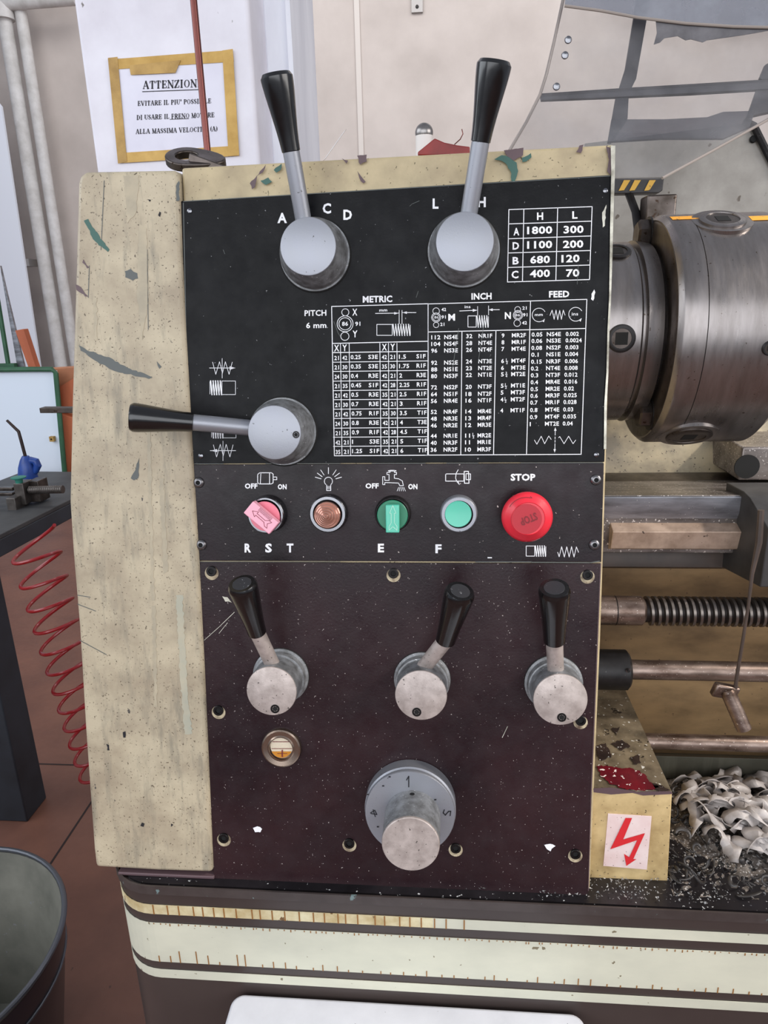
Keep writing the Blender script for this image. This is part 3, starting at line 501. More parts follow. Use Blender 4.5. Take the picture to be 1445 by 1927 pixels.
# ---------------------------------------------------------------- levers
def lever(parent, face, rf, dface, rb, rod0, d0, g0, dg, tip, dt, rr, rg0, rg1, scr=None, cone=True, m_face='alu', m_rod='alu'):
    F = PP(*face, dface); Rf = pxr(F, rf); B = F-NRM*dface; Rb = pxr(B, rb)
    if cone: pr_ = [(0,Rb*1.05),(.0015,Rb*1.05),(.0015,Rb),(dface*.30,Rb*1.0),(dface*.36,Rb*.985),(dface-.0012,Rf*1.0),(dface,Rf*.965)]
    else: pr_ = [(0,Rb*1.08),(.002,Rb*1.08),(.003,Rb),(dface*.3,Rb*.995),(dface*.31,Rf*1.0),(dface-.0012,Rf),(dface,Rf*.97)]
    hub = MB().rev(B, NRM, pr_[:-1], 56, caps=False).build('gear_lever', 'alu_side', parent, smooth=True)
    MB().rev(F-NRM*.0012, NRM, [(0,Rf*1.0),(.0010,Rf*.985),(.0012,Rf*.96)], 56).build('hub_face', m_face, hub, smooth=True)
    MB().rev(B, NRM, [(0,Rb*1.10),(.0008,Rb*1.08)], 40).build('hub_shadow_ring', 'hole', hub)  # black ring paints the shade around the hub base
    R0 = PP(*rod0, d0); G0 = PP(*g0, dg); T = PP(*tip, dt); dr = (G0-R0).normalized()
    a_ = pxr(G0, rr); MB().rev(R0-dr*.012, G0-R0, [(0,a_*.98),((G0-R0).length+.012,a_)], 28).build('lever_rod', m_rod, hub, smooth=True)
    L_ = (T-G0).length; q0 = pxr(G0, rg0); q1 = pxr(T, rg1)
    prof = [(0,q0*.8),(0.0004,q0)]+[(L_*t, q0+(q1-q0)*(s)) for t, s in ((.15,.09),(.3,.24),(.45,.43),(.6,.64),(.75,.84),(.86,.96),(.92,1.0),(.95,1.0),(1.0,.66))]
    MB().rev(G0, T-G0, prof, 36).build('grip', 'grip', hub, smooth=True)
    tn = (T-G0).normalized(); MB().rev(T-tn*.0003, tn, [(0,q1*.66),(.0006,q1*.64)], 32).build('grip_cap', 'grip_dust', hub, smooth=True)
    if scr:
        S = PP(*scr, dface); R_ = pxr(S, 9 if cone is False else 7)
        sc = MB().rev(S-NRM*.0005, NRM, [(0,R_),(.0009,R_*.95),(.0009,R_*.6),(.0002,R_*.55)], 20, caps=False); sc.build('set_screw', 'screw', hub, smooth=True)
        MB().rev(S-NRM*.0006, NRM, [(0,R_*.6),(.0008,R_*.55)], 6).build('hex_socket', 'hole', hub)
    return hub
lever(SP, (579.5,463.5), 53.5, .030, 63, (572,420), .018, (548,286), .034, (519,138), .050, 16, 17.5, 31)['label'] = 'upper left silver lever between the letters A and C'
lever(SP, (874.5,454.5), 54.5, .030, 64, (881,410), .018, (904,268), .034, (931,114), .050, 17, 18.5, 33)['label'] = 'upper right silver lever between the letters L and H'
lever(SP, (516,814), 51, .032, 60, (480,806), .020, (364,795), .034, (245,785), .048, 15.5, 18, 27.5, scr=(557,818))['label'] = 'side lever pointing left across the end cover'
lever(GP, (510.5,1301), 48, .036, 49, (508,1240), .025, (484,1190), .036, (455,1098), .060, 14.5, 17.5, 28, scr=(517.5,1334), cone=False, m_face='alu_worn', m_rod='alu_worn')
lever(GP, (792,1309), 49, .036, 49, (810,1240), .025, (838,1205), .036, (866,1112), .060, 15, 19, 29, scr=(784,1340), cone=False, m_face='alu_worn', m_rod='alu_worn')
lever(GP, (1054.5,1317), 50.5, .036, 50, (1045,1250), .025, (1043,1205), .036, (1043,1106), .060, 16, 20.5, 30, scr=(1057,1350), cone=False, m_face='alu_worn', m_rod='alu_worn')
# dial
D0 = PP(771,1531,.020); Rd = pxr(D0, 85)
dial = MB().rev(D0-NRM*.020, NRM, [(0,Rd*1.0),(.001,Rd*1.02),(.014,Rd*1.02),(.015,Rd*.985),(.0165,Rd*.985),(.017,Rd*1.0),(.019,Rd*1.0),(.020,Rd*.985)], 72).build('numbered_dial', 'alu', GP, smooth=True)
CF_ = PP(772.5,1589,.060); Rc = pxr(CF_, 55)
MB().rev(CF_-NRM*.041, NRM, [(0,Rc*1.02),(.039,Rc)], 56).build('dial_knob', 'alu_side', dial, smooth=True)
MB().rev(CF_-NRM*.002, NRM, [(0,Rc),(.0015,Rc*.99),(.002,Rc*.96)], 56).build('knob_face', 'alu_worn', dial, smooth=True)
MB().rev(CF_-NRM*.034+PZ*Rc*.985, PZ, [(0,.0021),(.0009,.0021)], 16).build('pin_hole', 'hole', dial)
a = MB(); dm = pmap(.0203)
stroke(a, [(765,1468),(769,1461),(769,1481)], 2, dm); stroke(a, [(836,1524),(834,1530),(838,1534),(844,1527),(848,1527),(847,1535)], 2, dm)
stroke(a, [(697,1530),(705,1525),(709,1533),(698,1531)], 1.7, dm); stroke(a, [(702,1524),(706,1537)], 1.7, dm)
for x, y in ((733,1462),(721,1479),(692,1495),(819,1505),(711,1556)): stroke(a, [(x-1.3,y),(x+1.3,y)], 2.4, dm)
a.build('dial_numerals', 'ink', dial)
# sight glass
sg = disc(GP, 'oil_sight_glass', 530, 1406, 38, [(0,1.0),(.06,1.0),(.16,.97),(.2,.9),(.16,.68),(.2,.62),(.2,.58),(.05,.56),(.05,.0001)], 'sight_ring', seg=48)
p = PP(530,1404.5,.0012); R_ = pxr(p, 21.5); MB().rev(p, NRM, [(0,R_),(.0004,R_)], 40).build('sight_window', 'window_cream', sg)
q = [(x, y) for x, y in circ(530,1404.5,21,40) if y > 1414]; MB().prism([PP(x,y,.0018) for x, y in q], NRM*.0003).build('oil_level', 'amber', sg)
s_ = MB(); stroke(s_, [(513,1396),(547,1396)], 1.2, pmap(.0022)); stroke(s_, [(511,1409),(549,1409)], 1, pmap(.0022)); stroke(s_, [(531,1412),(531,1424)], 2.5, pmap(.0024)); stroke(s_, [(522,1418),(540,1418)], 1, pmap(.0024)); s_.build('level_mark', 'red_ink', sg)
MB().rev(PP(530,1404.5,.0028), NRM, [(0,R_*1.02),(.0006,R_*.8),(.001,R_*.4),(.0011,R_*.01)], 32).build('glass_dome', 'glass', sg, smooth=True)
# screws
def hexscrew(parent, x, y, r, rec=True, bright=False):
    if rec:
        disc(parent, 'screw_recess', x+.3, y+2.5, 13.2, [(0,1),(.02,1)], 'recess', d=.0001, seg=28)
        o = disc(parent, 'cap_screw', x+.3, y-1.5, 9.8, [(0,1),(.3,1),(.38,.9),(.38,.55),(.1,.5)], 'screw', d=.0003, seg=24, caps=False)
        disc(o, 'hex_socket', x+.3, y-1.5, 5.6, [(0,1),(.2,1)], 'hole', d=.0005, seg=6)
    else:
        o = disc(parent, 'dome_screw', x, y, r, [(0,1),(.15,.98),(.38,.8),(.5,.52),(.5,.42),(.2,.4)], 'screw_bright' if bright else 'screw', d=.0001, seg=24, caps=False)
        disc(o, 'hex_socket', x, y, r*.48, [(0,1),(.35,1)], 'hole', d=.0003, seg=6)
for x, y in ((398,1076),(740,1080),(1105,1083),(411,1338),(1092,1357),(421,1578),(657,1588),(857,1597),(1082,1608)): hexscrew(GP, x, y, 9)
for x, y in ((374,908),(379,1025),(1121,903),(1118,1025)): hexscrew(BP, x, y, 10.5, False, True)
patch(GP, [(476,1558),(484,1555),(493,1560),(490,1566),(480,1566)], 'print', .0004, jit=1.2); patch(GP, [(1024,1590),(1035,1588),(1045,1592),(1038,1597),(1036,1602),(1029,1598)], 'print', .0004, jit=1.2); patch(GP, [(418,1122),(428,1124),(436,1134),(424,1132)], 'edge_white', .0004, jit=1.2)
s_ = MB(); stroke(s_, [(945,1388),(955,1367)], 1, pmap(.0004)); stroke(s_, [(384,1205),(412,1180),(441,1152)], .9, pmap(.0006)); stroke(s_, [(412,1192),(428,1172)], .8, pmap(.0006)); build_clusters(s_, 'scratch', 'edge_white', GP)
# ---------------------------------------------------------------- button panel
a = MB(); z4 = lambda x, y: (340+x/3.6125, 860+y/3.6125); z5 = lambda x, y: (740+x/3.524, 860+y/3.524)
for t, x0, x1, yc, zf, k, h in (('OFF',436,522,197,z4,3.61,32),('ON',660,720,202,z4,3.61,32),('OFF',1256,1346,196,z4,3.61,32),('ON',99,160,196,z5,3.52,32),('STOP',778,942,134,z5,3.52,42),('R',434,478,618,z4,3.61,56),('S',574,620,618,z4,3.61,56),('T',720,766,618,z4,3.61,56),('E',1340,1382,618,z4,3.61,54),('F',279,320,608,z5,3.52,54)):
    X0, Y = zf(x0, yc+h/2); X1, _ = zf(x1, yc); text(a, t, X0, Y, h/k, pm, x1=X1, off=.04)
def zp(zf, pts, wd=1.2, c=False): stroke(a, [zf(*p) for p in pts], wd, pm, c)
zp(z4, [(530,112),(540,107),(616,107),(628,116),(628,176),(616,183),(534,183),(523,174),(523,120)], 1.4, True); zp(z4, [(545,108),(541,182)], 1.2); zp(z4, [(604,108),(604,182)], 1.4); zp(z4, [(629,136),(653,136),(653,154),(629,154)], 1.3)
X, Y = z4(1004,165); stroke(a, circ(X,Y,7.6,24,-50,230), 1.3, pm); zp(z4, [(992,190),(992,228),(1020,228),(1020,190)], 1.2); 
for y in (200,208,216): zp(z4, [(993,y),(1019,y)], .8)
for A_ in (165,145,125,90,55,35,15): c_, s2 = math.cos(math.radians(A_)), math.sin(math.radians(A_)); zp(z4, [(1004+c_*52,160-s2*46),(1004+c_*92,160-s2*88)], 1.3 if A_ in (165,90,15,145,35) else 1.1)
zp(lambda x, y: (x, y), [(720,897),(724,897),(724,904),(732,904),(732,893),(728,893),(728,889),(734,889),(734,885),(742,885),(742,889),(746,889),(746,893),(742,893),(742,900),(750,901),(757,905),(759,914),(752,914),(750,909),(724,908),(724,912),(720,912)], 1.2, True)
zp(lambda x, y: (x, y), [(731,886),(745,886)], 2)
for dx in (-6,-3,0,3,6): zp(lambda x, y: (x, y), [(755+dx*.8,917),(755+dx*1.3,924)], .9)
zp(z5, [(347,116),(347,160),(468,160),(468,112),(352,112)], 1.3, True); zp(z5, [(470,95),(498,95),(502,174),(472,174)], 1.5, True); zp(z5, [(482,110),(482,150),(512,150),(512,112)], 1.3, True); zp(z5, [(430,85),(416,110),(413,140),(422,165),(438,182)], 1.3); a.add([pm(*z5(416,162)), pm(*z5(430,160)), pm(*z5(442,186))], [(0,1,2)])
screwsym(a, 990, 1027.5, 1006, 1046.5, 5, 1027, wd=1.1, thr=1.9)
stroke(a, [z5(*p) for p in [(1090,632),(1100,662),(1116,594),(1134,664),(1150,594),(1166,664),(1182,594),(1198,664),(1214,596),(1228,632)]], 1.1, pm)
stroke(a, [(918,1049.5),(925,1049.5)], 2, pm)
build_clusters(a, 'printed_legend', 'print', BP, .0018)
def ring(parent, name, cx, cy2, r, d, inner, m='chrome'):
    p = PP(cx, cy2, 0); R_ = pxr(p, r); return MB().rev(p, NRM, [(0,R_*1.02),(.0012,R_*1.02),(.003,R_),(d-.001,R_*.97),(d,R_*.92),(d,R_*inner),(.001,R_*inner)], 48, caps=False).build(name, m, parent, smooth=True)
# pink selector
o = ring(BP, 'pink_selector_switch', 506, 966, 35, .012, .84); o['label'] = 'pink motor selector switch'
disc(o, 'switch_disc', 498.5, 972.5, 29.5, [(0,1),(.10,1),(.14,.96)], 'pink_dark', d=.010, seg=40)
def bar(parent, name, cx, cy2, ang, L_, Wd, d0, d1, m, bev=.0008):
    c0 = PP(cx, cy2, d0); u = PX*math.cos(math.radians(ang))+PZ*math.sin(math.radians(ang)); v = NRM.cross(u).normalized(); l, w2 = pxr(c0, L_), pxr(c0, Wd)
    return MB().obox(c0+NRM*(d1-d0)/2, u*l, v*w2, NRM*(d1-d0)/2).build(name, m, parent, bevel=bev)
bar(o, 'switch_bar', 495.5, 972, 139, 31, 14.5, .0135, .0215, 'pink')
s_ = MB(); q = pmap(.0217); C_ = (493.5,973.5); ca, sa = math.cos(math.radians(-41)), math.sin(math.radians(-41))
rot = lambda u, v: (C_[0]+u*ca-v*sa*1.0, C_[1]-u*sa-v*ca*1.0) if False else (C_[0]+u*math.cos(math.radians(41))-v*math.sin(math.radians(41)), C_[1]+u*math.sin(math.radians(41))+v*math.cos(math.radians(41)))
stroke(s_, [rot(*p_) for p_ in [(-22,3),(-12,-3),(-12,1),(8,1),(14,-4),(20,-4),(15,3),(20,10),(14,10),(8,5),(-12,5),(-12,9),(-22,3)]], 1, q)
for i in range(13): stroke(s_, [rot(-14+i*2.4,-12), rot(-14+i*2.4,-4.5)], .9, q)
s_.build('switch_arrow', 'pink_ink', o)
# pilot lamp
o = ring(BP, 'pilot_lamp', 619.5, 965, 35.5, .009, .78); o['label'] = 'pilot lamp with a clear ribbed rosy lens'
p = PP(616,969,.006); R_ = pxr(p, 26); prof = []
for i in range(6): rr = R_*(1-i*.165); prof += [(.0005+i*.0018, rr), (.0018+i*.0018, rr*.97), (.0023+i*.0018, rr-R_*.10), (.0021+i*.0018, rr-R_*.15)]
MB().rev(p, NRM, [(0,R_)]+prof+[(.0135,R_*.01)], 48).build('ribbed_lens', 'lens', o, smooth=True)
# green selector
o = ring(BP, 'green_selector_switch', 739.5, 966, 33.5, .008, .9, 'iron_black'); o['label'] = 'green coolant selector switch'
disc(o, 'switch_disc', 738.5, 969.5, 29, [(0,1),(.10,1),(.14,.96)], 'green_disc', d=.0065, seg=40)
bar(o, 'switch_bar', 739.5, 974, 90, 26, 12.5, .0105, .0185, 'green_btn')
s_ = MB(); q = pmap(.0187); stroke(s_, [(739,951),(745,966),(742,966),(742,984),(747,991),(747,998),(739,991),(732,998),(732,991),(736,984),(736,966),(733,966),(739,951)], 1.1, q); s_.build('switch_arrow', 'green_line', o)
# green push button
o = ring(BP, 'green_push_button', 863, 965.5, 34.5, .009, .76, 'alu'); o['label'] = 'round green push button in a silver ring'
disc(o, 'black_gasket', 862, 967, 26.8, [(0,1),(.05,1)], 'hole', d=.0072, seg=40); disc(o, 'button_cap', 862, 967, 25, [(0,1),(.10,1),(.13,.97),(.11,.85),(.09,0.01)], 'green_btn', d=.0075, seg=40)
# emergency stop
p = PP(993,974.5,.024); R_ = pxr(p, 48)
o = MB().rev(p-NRM*.024, NRM, [(0,R_*.6),(.010,R_*.58),(.010,R_*.7),(.015,R_*.96),(.018,R_),(.021,R_*.99),(.025,R_*.88),(.028,R_*.66),(.0288,R_*.64),(.0280,R_*.62),(.0280,.0001)], 64).build('emergency_stop_button', 'red_btn', BP, smooth=True); o['label'] = 'large red mushroom stop button'
p = PP(990.5,977,.0283); MB().rev(p-NRM*.001, NRM, [(0,R_*.6),(.0013,R_*.59)], 48).build('stop_disc', 'red_disc', o, smooth=True)
s_ = MB(); text(s_, 'STOP', 995, 984, 14, pmap(.0288), x1=1028, ang=158, off=.03); s_.build('stop_lettering', 'red_ink', o)
s_ = MB(); stroke(s_, [(x_, y_) for x_, y_ in circ(990,972,36,14,150,75)], 1.2, pmap(.0265)); stroke(s_, [(998,934),(1003,940),(996,943)], 1.2, pmap(.0262)); s_.build('turn_arrow', 'red_ink', o)
# ================================================================== CHUCK AND SPINDLE
def ang(x, y): d = ray(x, y); return math.atan2(d.z, d.y)
YC = .70; at_, ab = ang(1320,402), ang(1320,831); half = (at_-ab)/2; mid = (at_+ab)/2; RC = YC/math.cos(mid)*math.sin(half); ZC = CAM.z+YC*math.tan(mid)
def fx(px, py, R): # x where the front of a radius R ring shows at px
    d = ray(px, py); t = (YC-R*.98)/d.y; return d.x*t
XR, XS = fx(1279,600,RC), fx(1333,600,RC)
n_at, n_ab = ang(1170,452), ang(1170,788); RN = YC*math.sin((n_at-n_ab)/2)
XN = fx(1212,600,RN); XE = XS+.068
CK = thing('lathe_chuck', (XS, YC, ZC-RC), 'large worn steel lathe chuck bolted to the spindle right of the black plates', 'chuck')
ZN = CAM.z+YC*math.tan((n_at+n_ab)/2); ZM = ZC
MB().rev((XS,YC,ZC), (1,0,0), [(0,RC-.0008),(.0003,RC),(XE-XS,RC),(XE-XS+.012,RC-.012),(XE-XS+.013,RC*.3)], 128).build('chuck_body', 'steel', CK, smooth=True)
MB().rev((XR,YC,ZC), (1,0,0), [(.0,RC*.80),(-.0,RC-.004),(.0035,RC-.0008),(.005,RC),(XS-XR-.0004,RC),(XS-XR-.0001,RC-.0008),(XS-XR,RC*.5)], 128).build('back_plate', 'steel', CK, smooth=True)
SX0 = PP(1140,640).x-.01
SPD = MB().rev((SX0,YC,ZC), (1,0,0), [(0,RN),(XN-SX0-.0015,RN),(XN-SX0,RN-.0015),(XN-SX0+.001,RN-.004),(XN-SX0+.003,RN-.004),(XN-SX0+.004,RN+.001),(XN-SX0+.0175,RN-.0015),(XN-SX0+.020,RN-.008),(XN-SX0+.024,RN-.010),(XR-SX0+.001,RN-.008)], 112).build('spindle_nose', 'steel', CK, smooth=True)
MB().rev((XR-.001,YC,ZC), (1,0,0), [(0,RN*.8),(0,RC*.93),(.002,RC*.965)], 96).build('plate_recess', 'steel_dark', CK, smooth=True)
def onring(a_deg, x, R): a = math.radians(a_deg); return Vector((x, YC-R*math.cos(a), ZC+R*math.sin(a))), Vector((0,-math.cos(a),math.sin(a)))
def angof(px, py, R):      # ring angle and x of the chuck-surface point seen at a pixel
    d = ray(px, py); ey, ez = -YC, CAM.z-ZC; A = d.y**2+d.z**2; B = 2*(ey*d.y+ez*d.z); C = ey*ey+ez*ez-R*R; disc_ = max(B*B-4*A*C, 0); t = (-B-math.sqrt(disc_))/(2*A); q = CAM+d*t
    return math.degrees(math.atan2(q.z-ZC, -(q.y-YC))), q.x
def sock(px, py, R, r, name, sq, m='steel_dark', hole=.5, bez=0, lift=.0006):
    an, x = angof(px, py, R); c, nn = onring(an, x, R)
    if bez: MB().rev(c-nn*.004, nn, [(0,r*1.30),(.0041,r*1.30),(.0042,r*1.26)], 40, sx=PX).build('recess_ring', 'steel', CK, smooth=True)
    o = MB().rev(c-nn*.004, nn, [(0,r),(.0045+lift,r),(.0052+lift,r*.9),(.0052+lift,r*.72),(.003,r*.66)], 40, sx=PX, caps=False).build(name, m, CK, smooth=True)
    MB().rev(c-nn*.002, nn, [(0,r*.74),(.0025+lift,r*.74)], 32, sx=PX).build('screw_core', 'steel_dark', o, smooth=True)
    MB().rev(c, nn, [(0,r*hole),(.0008+lift,r*hole)], 4, sx=PX, ph=math.pi/4).build('square_socket', 'hole', o)
sock(1169,637,RN,.0118,'cam_lock_screw',1,'iron_black',.62); sock(1160,474,RN,.0125,'cam_lock_screw',1,'iron_black',.6)
sock(1359,415,RC,.019,'key_socket',1,'steel',.40,1,.0012); sock(1296,820,RC,.020,'key_socket',1,'steel_dark',.42,1,.001)
sock(1448,655,RC,.006,'small_screw',1,'iron_black',.5)
def band(x0, x1, px, py, m, ahw):
    an, _ = angof(px, py, RC); mb = MB(); vs = []
    for i in range(5):
        a = an-ahw+2*ahw*i/4
        for x in (x0, x1): vs.append(onring(a, x, RC+.0004)[0])
    mb.add(vs, [(2*i,2*i+1,2*i+3,2*i+2) for i in range(4)]).build('orange_mark', m, CK, solid=.0002)
an1, x1_ = angof(1252,411,RC); an2, x2_ = angof(1296,411,RC); band(XR+.006, XR+.032, 1270, 411, 'hazard_orange', 2.6)
_, x3 = angof(1412,412,RC); band(x3, x3+.06, 1425, 411, 'hazard_orange', 2.8)
# hex bolts on the back of the plate
for px, py in ((1213,440),(1215,779)):
    d = ray(px, py); q = CAM+d*((XR-.004)/d.x)
    v = Vector((0, q.y-YC, q.z-ZC)); rr = min(v.length, RC-.014); q = Vector((XR, YC, ZC))+v.normalized()*rr
    MB().rev(q-PX*.0, (-1,0,0), [(0,.0125),(.010,.0125),(.0118,.0105)], 6).build('hex_bolt', 'steel_dark', CK)
    MB().rev(q, (-1,0,0), [(0,.0150),(.0015,.0150)], 24).build('bolt_washer', 'iron_black', CK)
# block and hose behind the chuck
c = AY(1240,388,.86); tag(MB().box(c.x-.016,c.x+.016,.85,.88,c.z-.06,c.z+.011).build('clamp_block', 'steel_dark', bevel=.002), 'small grey steel block showing above the chuck behind it', 'block')
tag(MB().tube([AY(1176,345,.92),AY(1186,372,.90),AY(1196,398,.88),AY(1200,430,.86),AY(1196,470,.90)], .0045, 10).build('coolant_hose', 'iron_black', smooth=True), 'thin black hose dropping behind the chuck', 'hose')
# ================================================================== BED
X0, X1 = PP(1128,1200).x-.012, 1.1
ZTOP = (AY(457,1679,.490).z+AY(1425,1722,.490).z)/2
BD = thing('lathe_bed', (.6,.72,.862), 'stained cream lathe bed with worn steel ways under the chuck', 'lathe bed')
def px_prism(name, pts, m, x0=X0, x1=X1, bevel=.0006, parent=None, refx=1290, lab=None):
    q = [AY(refx, y, float(Y)) for y, Y in pts]
    for p in q: p.z = max(p.z, ZTOP+.002)
    return MB().prism([(x0, p.y, p.z) for p in q], (x1-x0, 0, 0)).build(name, m, parent or BD, bevel=bevel, label=lab)
px_prism('rear_rib', [(700,.86),(889,.82),(902,.82),(1010,.82),(1010,.90),(690,.90)], 'bed_cream_light')
px_prism('rear_way', [(889,.82),(893,.80),(906,.775),(960,.775),(960,.83),(886,.83)], 'steel_dark')
px_prism('front_way', [(932,.665),(905,.775),(1040,.775),(1040,.665)], 'way_top')
px_prism('front_rail', [(934.5,.662),(931,.672),(1000,.672),(965,.662)], 'steel_rail', bevel=.001)
px_prism('casting_wall', [(1068,.700),(1424,.700),(1424,.760),(1000,.760),(1000,.700)], 'bed_cream')
px_prism('casting_rib', [(1033,.686),(1068,.684),(1070,.70),(1000,.70)], 'bed_dark')
px_prism('pan_apron', [(1424,.664),(1480,.664),(1480,.76),(1424,.76),(1418,.70)], 'bed_green')
# prismatic rack guard
g0 = AY(1152,1000,.66)
px_prism('gap_bar', [(970,.676),(1001,.652),(1033,.656),(1036,.69),(968,.69)], 'prism_warm', x0=AY(1153,1002,.652).x, bevel=.0008)
# screws and rods
def hrod(name, px, y0, y1, Y, m, label, cat, x0=X0, x1=X1, parent=None):
    a, b = ang(px, y0), ang(px, y1); c = (a+b)/2; R = Y/math.cos(c)*math.sin((a-b)/2); z = CAM.z+Y*math.tan(c); return z, R
z, R = hrod('', 1180, 1121, 1177, .625, '', '', '')
LS = thing('lead_screw', (.6,.625,z-R), 'thick horizontal lead screw with dark square thread below the bed', 'lead screw')
xt = AY(1217,1150,.61).x; MB().rev((X0,.625,z), (1,0,0), [(0,R),(xt-X0-.001,R),(xt-X0,R*.95),(xt-X0+.002,R*.78)], 48).build('plain_shaft', 'steel_rust', LS, smooth=True)
xg = AY(1163,1150,.61).x; MB().rev((xg,.625,z), (1,0,0), [(0,R*1.002),(.001,R*1.004),(.0012,R*1.002)], 40).build('shaft_groove', 'thread_root', LS)
pit = (AY(1440,1150,.60).x-AY(1217,1150,.60).x)/16.5; MB().rev((xt,.625,z), (1,0,0), [(0,R*.78),(.55,R*.78)], 32).build('thread_root', 'thread_root', LS, smooth=True)
th = MB(); seg = 32; turns = int(.5/pit); vs = []; fs = []
for i in range(turns*seg+1):
    a = 2*math.pi*i/seg; x = xt+.002+pit*i/seg; cc, ss = math.cos(a), math.sin(a)
    for dx, rr in ((0,.76),(pit*.1,1.0),(pit*.48,1.0),(pit*.58,.76)): vs.append((x+dx, .625+R*rr*cc, z+R*rr*ss))
for i in range(turns*seg):
    for k in range(3): fs.append((i*4+k, i*4+k+1, i*4+k+5, i*4+k+4))
th.add(vs, fs).build('screw_thread', 'thread', LS, smooth=True)
z, R = hrod('', 1300, 1243, 1281, .625, '', '', ''); FR = thing('feed_rod', (.6,.625,z-R), 'middle horizontal feed rod leaving a dark round collar', 'rod')
MB().rev((X0,.625,z), (1,0,0), [(0,R),(X1-X0,R)], 32).build('rod', 'steel_rust', FR, smooth=True)
z2, R2 = hrod('', 1170, 1222, 1299, .625, '', '', ''); xe = AY(1191,1262,.61).x
MB().rev((X0,.625,z2), (1,0,0), [(0,R2),(xe-X0-.0025,R2),(xe-X0,R2-.003),(xe-X0,.001)], 48).build('shaft_collar', 'iron_black', FR, smooth=True)
p = AY(1182,1262,.625-R2); MB().rev((p.x,.625-R2+.001,p.z), (0,-1,0), [(0,.0022),(.0012,.0022)], 14).build('pin_hole', 'chrome', FR); MB().rev((p.x,.625-R2+.0005,p.z), (0,-1,0), [(0,.0014),(.002,.0014)], 12).build('pin', 'hole', FR)
z, R = hrod('', 1330, 1382, 1413, .625, '', '', ''); tag(MB().rev((X0,.625,z), (1,0,0), [(0,R),(X1-X0,R)], 32).build('control_rod', 'steel_rust', smooth=True), 'lowest plain steel rod just above the swarf', 'rod')
# carriage at the right edge
CA = thing('lathe_carriage', AY(1440,1000,.62), 'dark grey end of the lathe carriage at the right edge over the ways', 'carriage')
xs = AY(1385,945,.672).x
def slab(name, x, pts, m, x1=X1, bevel=.0015): q = [AX(px, py, x) for px, py in pts]; MB().prism(q, (x1-x, 0, 0)).build(name, m, CA, bevel=bevel)
zt_ = AY(1390,935,.662).z
MB().prism([(xs,.60,zt_-.012),(xs,.645,zt_+.004),(xs,.66,zt_+.006),(xs,.70,zt_+.004),(xs,.70,AY(1372,1062,.70).z),(xs,.60,AY(1440,1105,.60).z)], (.5,0,0)).build('saddle', 'saddle', CA, bevel=.001)
MB().box(xs-.0005, xs+.3, .70, .80, AY(1400,925,.76).z-.02, AY(1400,912,.76).z).build('cross_slide', 'steel_rail', CA, bevel=.001)
c0 = AY(1383,893,.76); c1_ = AY(1385,838,.76)
MB().box(c0.x, c0.x+.12, .75, .84, c0.z-.004, c1_.z).build('tool_block', 'way_top', CA, bevel=.002)
pc = AY(1405,878,.749); MB().rev((pc.x, .7495, pc.z), (0,-1,0), [(0,.013),(.0015,.013)], 24).build('block_bore', 'hole', CA)
# hanging wire with a welded pin
HT = thing('hanging_pin', AY(1375,1330,.585), 'rusty steel pin hanging on a dark wire in front of the rods', 'pin')
MB().tube([AY(1432,960,.59),AY(1428,1020,.588),AY(1415,1080,.586),AY(1408,1140,.585),AY(1396,1215,.585),AY(1388,1262,.585),AY(1383,1300,.585)], [.0028,.003,.0018,.0014,.0016,.0017,.002], 8).build('wire', 'bed_dark', HT, smooth=True)
A_, B_ = AY(1368,1298,.585), AY(1400,1372,.575); MB().rev(A_, B_-A_, [(0,.0055),(.002,.0068),((B_-A_).length,.0068)], 20).build('round_pin', 'steel_rust', HT, smooth=True)
c = AY(1364,1300,.587); MB().obox(c, Vector((.011,0,-.002)), Vector((0,.004,0)), Vector((.002,0,.0065))).build('weld_lump', 'steel_rust', HT, bevel=.002)
# ================================================================== ELECTRICAL BOX
YE = .522; ZP = .862
F = [AY(x,y,YE) for x,y in ((1095,1487),(1265,1491),(1256,1664),(1085,1654))]
xr_ = F[1].x; bk = AX(1178,1312,xr_); 
EB = thing('electrical_box', (F[2].x-.03, YE+.04, F[2].z), 'small cream junction box with sloping oily top beside the lower plate', 'box')
xl = PP(1085,1500,-.004).x
zb = F[2].z
xb2 = F[2].x
MB().hexa([(xl,YE,zb+.001),(xb2,YE,zb),(xb2,.69,zb),(xl,.69,zb),(xl,YE,F[1].z),(xr_,YE,F[1].z),(xr_,.69,F[1].z),(xl,.69,F[1].z)]).build('box_body', 'box_cream', EB, bevel=.0012)
yk = min(bk.y,.695); 
MB().prism([(xl,YE+.0003,F[1].z-.0006),(xl,YE+.0008,F[1].z+.0006),(xl,.699,F[1].z+.0012),(xl,.699,F[1].z-.0006)], (xr_-xl-.0004,0,0)).build('oily_lid', 'box_top', EB)
# red oily patch on lid
sl = lambda x, y: (lambda d: CAM+d*(((Vector((0,YE,F[1].z+.0016))-CAM).dot(NL))/d.dot(NL)))(ray(x,y)); NL = Vector((0,0,1))
def blotch(pts, m, name, dz=0):
    q = []; k = len(pts)
    for i in range(k):
        a_, b_ = pts[i], pts[(i+1)%k]; n_ = max(1, int(math.hypot(b_[0]-a_[0], b_[1]-a_[1])/4))
        for t in range(n_): f_ = t/n_; q.append((a_[0]+(b_[0]-a_[0])*f_+random.uniform(-2,2)*(t>0), a_[1]+(b_[1]-a_[1])*f_+random.uniform(-2,2)*(t>0)))
    MB().add([sl(x,y)+Vector((0,0,dz)) for x,y in q], [tuple(range(len(q)))]).build(name, m, EB, solid=.0006)
blotch([(1122,1442),(1140,1441),(1160,1444),(1180,1446),(1200,1450),(1214,1458),(1222,1472),(1240,1482),(1226,1486),(1180,1486),(1150,1476),(1132,1462)], 'oil_red', 'oil_patch')
